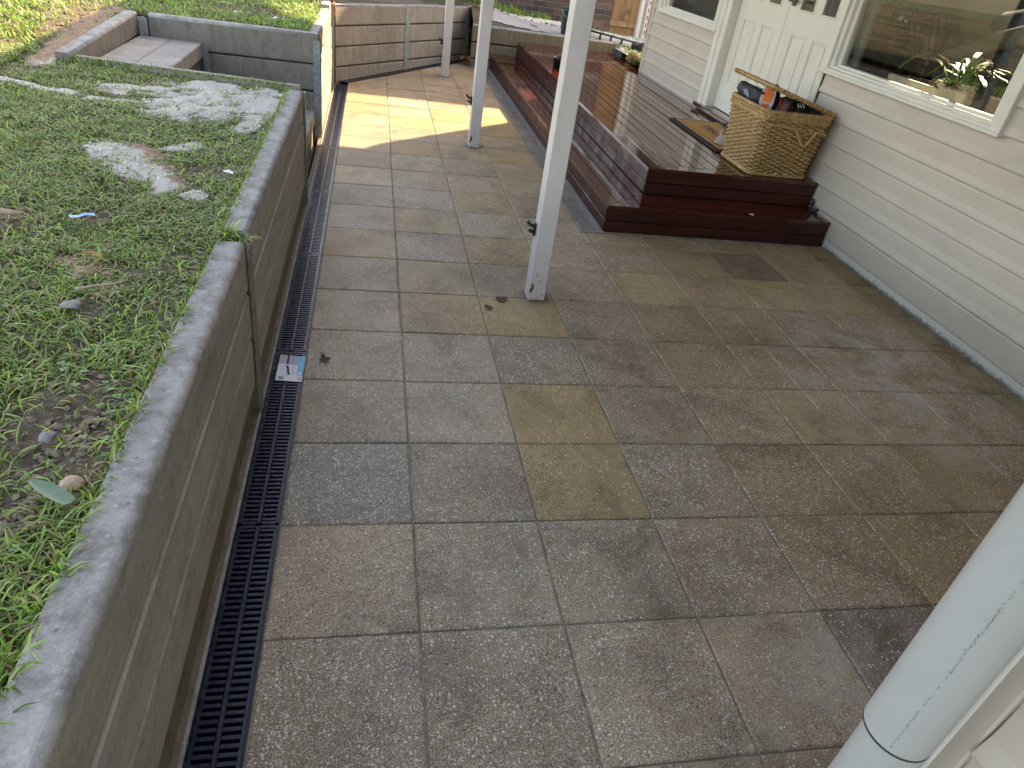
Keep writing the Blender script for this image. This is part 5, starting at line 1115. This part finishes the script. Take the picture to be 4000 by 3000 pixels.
for k in range(6): cq(.80 + .0, .80 + random.uniform(.10, .17), .06 + k * .075, .075 + k * .075, .0009, 'print_line', 'card_grey')
for k in range(7): cq(.56, .56 + random.uniform(.08, .17), .42 + k * .05, .43 + k * .05, .0006, 'print_line', 'card_tan')
for k in range(5): cq(.12, .12 + random.uniform(.08, .13), .48 + k * .04, .487 + k * .04, .0006, 'print_line', 'card_tan')
f = lambda u, v, dz=.001: (CA * (1 - u) + CB * u) * (1 - v) + (CDp * (1 - u) + CC * u) * v + Vector((0, 0, dz))
MB().add([f(*p) for p in ((.30, .42), (.38, .40), (.44, .52), (.47, .66), (.52, .74), (.47, .78), (.42, .72), (.36, .62), (.38, .56), (.33, .52))], [tuple(range(10))]).build('drawing', 'print_black', cd)
MB().add([f(.42 + .09 * math.cos(a), .74 + .035 * math.sin(a), .0007) for a in [k * .449 for k in range(14)]], [tuple(range(14))]).build('drawing', 'card_tan', cd)
MB().add([f(.88 + .07 * math.cos(a), .69 + .045 * math.sin(a), .0011) for a in [k * .449 for k in range(14)]], [tuple(range(14))]).build('seal', 'card_white', cd)
# litter
def scrap(name, c, r, mat, label, seed, cat='scrap', h=.4):
    rnd = random.Random(seed); n = 8; t = [rnd.uniform(.55, 1.15) for _ in range(n)]; vs = [c] + [(c[0] + r * t[i] * math.cos(2 * math.pi * i / n), c[1] + r * .8 * t[i] * math.sin(2 * math.pi * i / n), c[2] + r * h * rnd.uniform(-.3, .8)) for i in range(n)]
    m = MB().add(vs + [(v[0], v[1], v[2] - .0012) for v in vs], [(0, i + 1, (i + 1) % n + 1) for i in range(n)] + [(n + 1, n + 2 + (i + 1) % n, n + 2 + i) for i in range(n)]); return single(m, name, mat, label, cat)
scrap('paper_scrap', (-.608, 1.028, .688), .035, 'scrap_blue', 'pale blue scrap of paper on the grass', 2)
scrap('paper_scrap', (-.276, 1.564, .682), .022, 'scrap_white', 'white paper scrap on the grass next to the sleeper edge', 3)
scrap('plastic_scrap', (-.50, 5.16, .755), .04, 'scrap_white', 'white and blue plastic scrap beyond the steps', 4); scrap('plastic_scrap', (-.44, 5.10, .755), .02, 'scrap_blue', 'bright blue scrap beside the white one beyond the steps', 5)
scrap('plastic_scrap', (-.80, 5.24, .75), .035, 'scrap_white', 'clear pale plastic scrap on the grass behind the steps', 6)
scrap('plastic_scrap', (-.86, 6.5, .76), .03, 'scrap_blue', 'blue scrap at the very top of the lawn', 7)
scrap('paint_flake', (2.786, 3.05, .1875), .022, 'scrap_white', 'white flake lying on the lower deck step', 8, 'flake', .1); scrap('litter', (2.079, 2.975, .004), .013, 'scrap_red', 'tiny red scrap on the slab in front of the deck', 9, 'scrap', 1.2)
single(MB().cbox(-1.02, -.90, 5.62, 5.66, .742, .758, .003), 'wood_offcut', 'stick', 'pale splintered wood offcut on the grass behind the steps', 'wood')
single(MB().blob((-.47, .50, .672), (.026, .020, .008), 4, 2, .2), 'stone', 'stone_grey', 'flat grey stone in the grass', 'stone', True)
single(MB().blob((-.262, -.15, .668), (.022, .017, .012), 5, 2, .25), 'stone', 'tan_clod', 'small tan stone among the soil nearest the camera', 'stone', True)
single(MB().blob((-.345, -.02, .668), (.017, .014, .010), 6, 2, .25), 'stone', 'stone_grey', 'small pale grey stone on the bare soil', 'stone', True)
single(MB().tube([(-.95, 1.03, .682), (-.86, 1.035, .690), (-.80, 1.025, .688), (-.765, 1.03, .684)], .009, 7, True, [.8, 1, 1, .5]), 'stick', 'stick', 'short broken stick on the bare patch at the left edge', 'stick', True)
single(MB().tube([(-.50 + .03 * math.cos(a), .735 + .022 * math.sin(a), .69 + .006 * math.sin(a)) for a in [-.9 + k * .28 for k in range(12)]], .0024, 6), 'plastic_strip', 'scrap_orange', 'curled orange strip lying in the grass', 'strip', True)
single(MB().tube([(-.475, .55, .690), (-.43, .565, .694), (-.39, .575, .697), (-.365, .60, .695)], .0028, 6), 'dry_stalk', 'stick', 'thin straw stalk in the grass near the sleeper edge', 'stalk', True)
single(MB().tube([(-.52, 3.14, .70), (-.36, 3.12, .702), (-.22, 3.11, .70)], .003, 6), 'dry_stalk', 'stick', 'long pale stalk beside the steps wall', 'stalk', True)
single(MB().blob((3.47, 8.05, .40), (.085, .10, .07), 7, 3, .2), 'mossy_rock', 'rock_moss', 'mossy orange rock beside the far end of the deck', 'rock', True)
# black pot on the deck and rubber hook by the wall
pt = thing('black_pot', 'low black plastic pot standing on the upper deck', 'pot', (2.29, 7.02, .366)); MB().lathe([(.001, 0), (.075, 0), (.085, .085), (.09, .086), (.09, .098), (.08, .098), (.07, .02), (.001, .02)], (2.29, 7.02, .3665), 24).build('body', 'black_plastic', pt, True)
rb = thing('rubber_hook', 'black rubber bungee hook where the lower step meets the house wall', 'hook', (3.36, 3.28, .186)); MB().tube([(3.335, 3.255, .20), (3.345, 3.26, .215), (3.355, 3.265, .24), (3.352, 3.27, .265)], .013, 8, True, [1.3, 1.2, .9, .5]).build('hook', 'black_plastic', rb, True); MB().tube([(3.335, 3.25, .20), (3.352, 3.23, .198), (3.372, 3.2, .205)], .011, 8).build('cord', 'black_plastic', rb, True)
# bright strappy plant at the back corner and splinters of a plastic tie
sp2 = thing('strap_plant', 'bright yellow-green strappy plant behind the far corner', 'plant', (-.33, 6.65, .72))
rnd = random.Random(4)
for i in range(26): strap(sp2, (-.36 + rnd.uniform(-.08, .06), 6.72 + rnd.uniform(-.1, .1), .72), rnd.uniform(0, 6.28), rnd.uniform(.12, .26), rnd.uniform(.8, 1.4), rnd.uniform(.006, .012), 'leaf_pale' if i % 3 else 'leaf_green')
single(MB().tube([(-.13, 6.60, .77), (-.115, 6.58, .74), (-.112, 6.57, .69), (-.12, 6.57, .64)], .006, 6), 'plastic_tie', 'shoe_orange', 'orange plastic tie hanging off the corner post', 'tie', True)
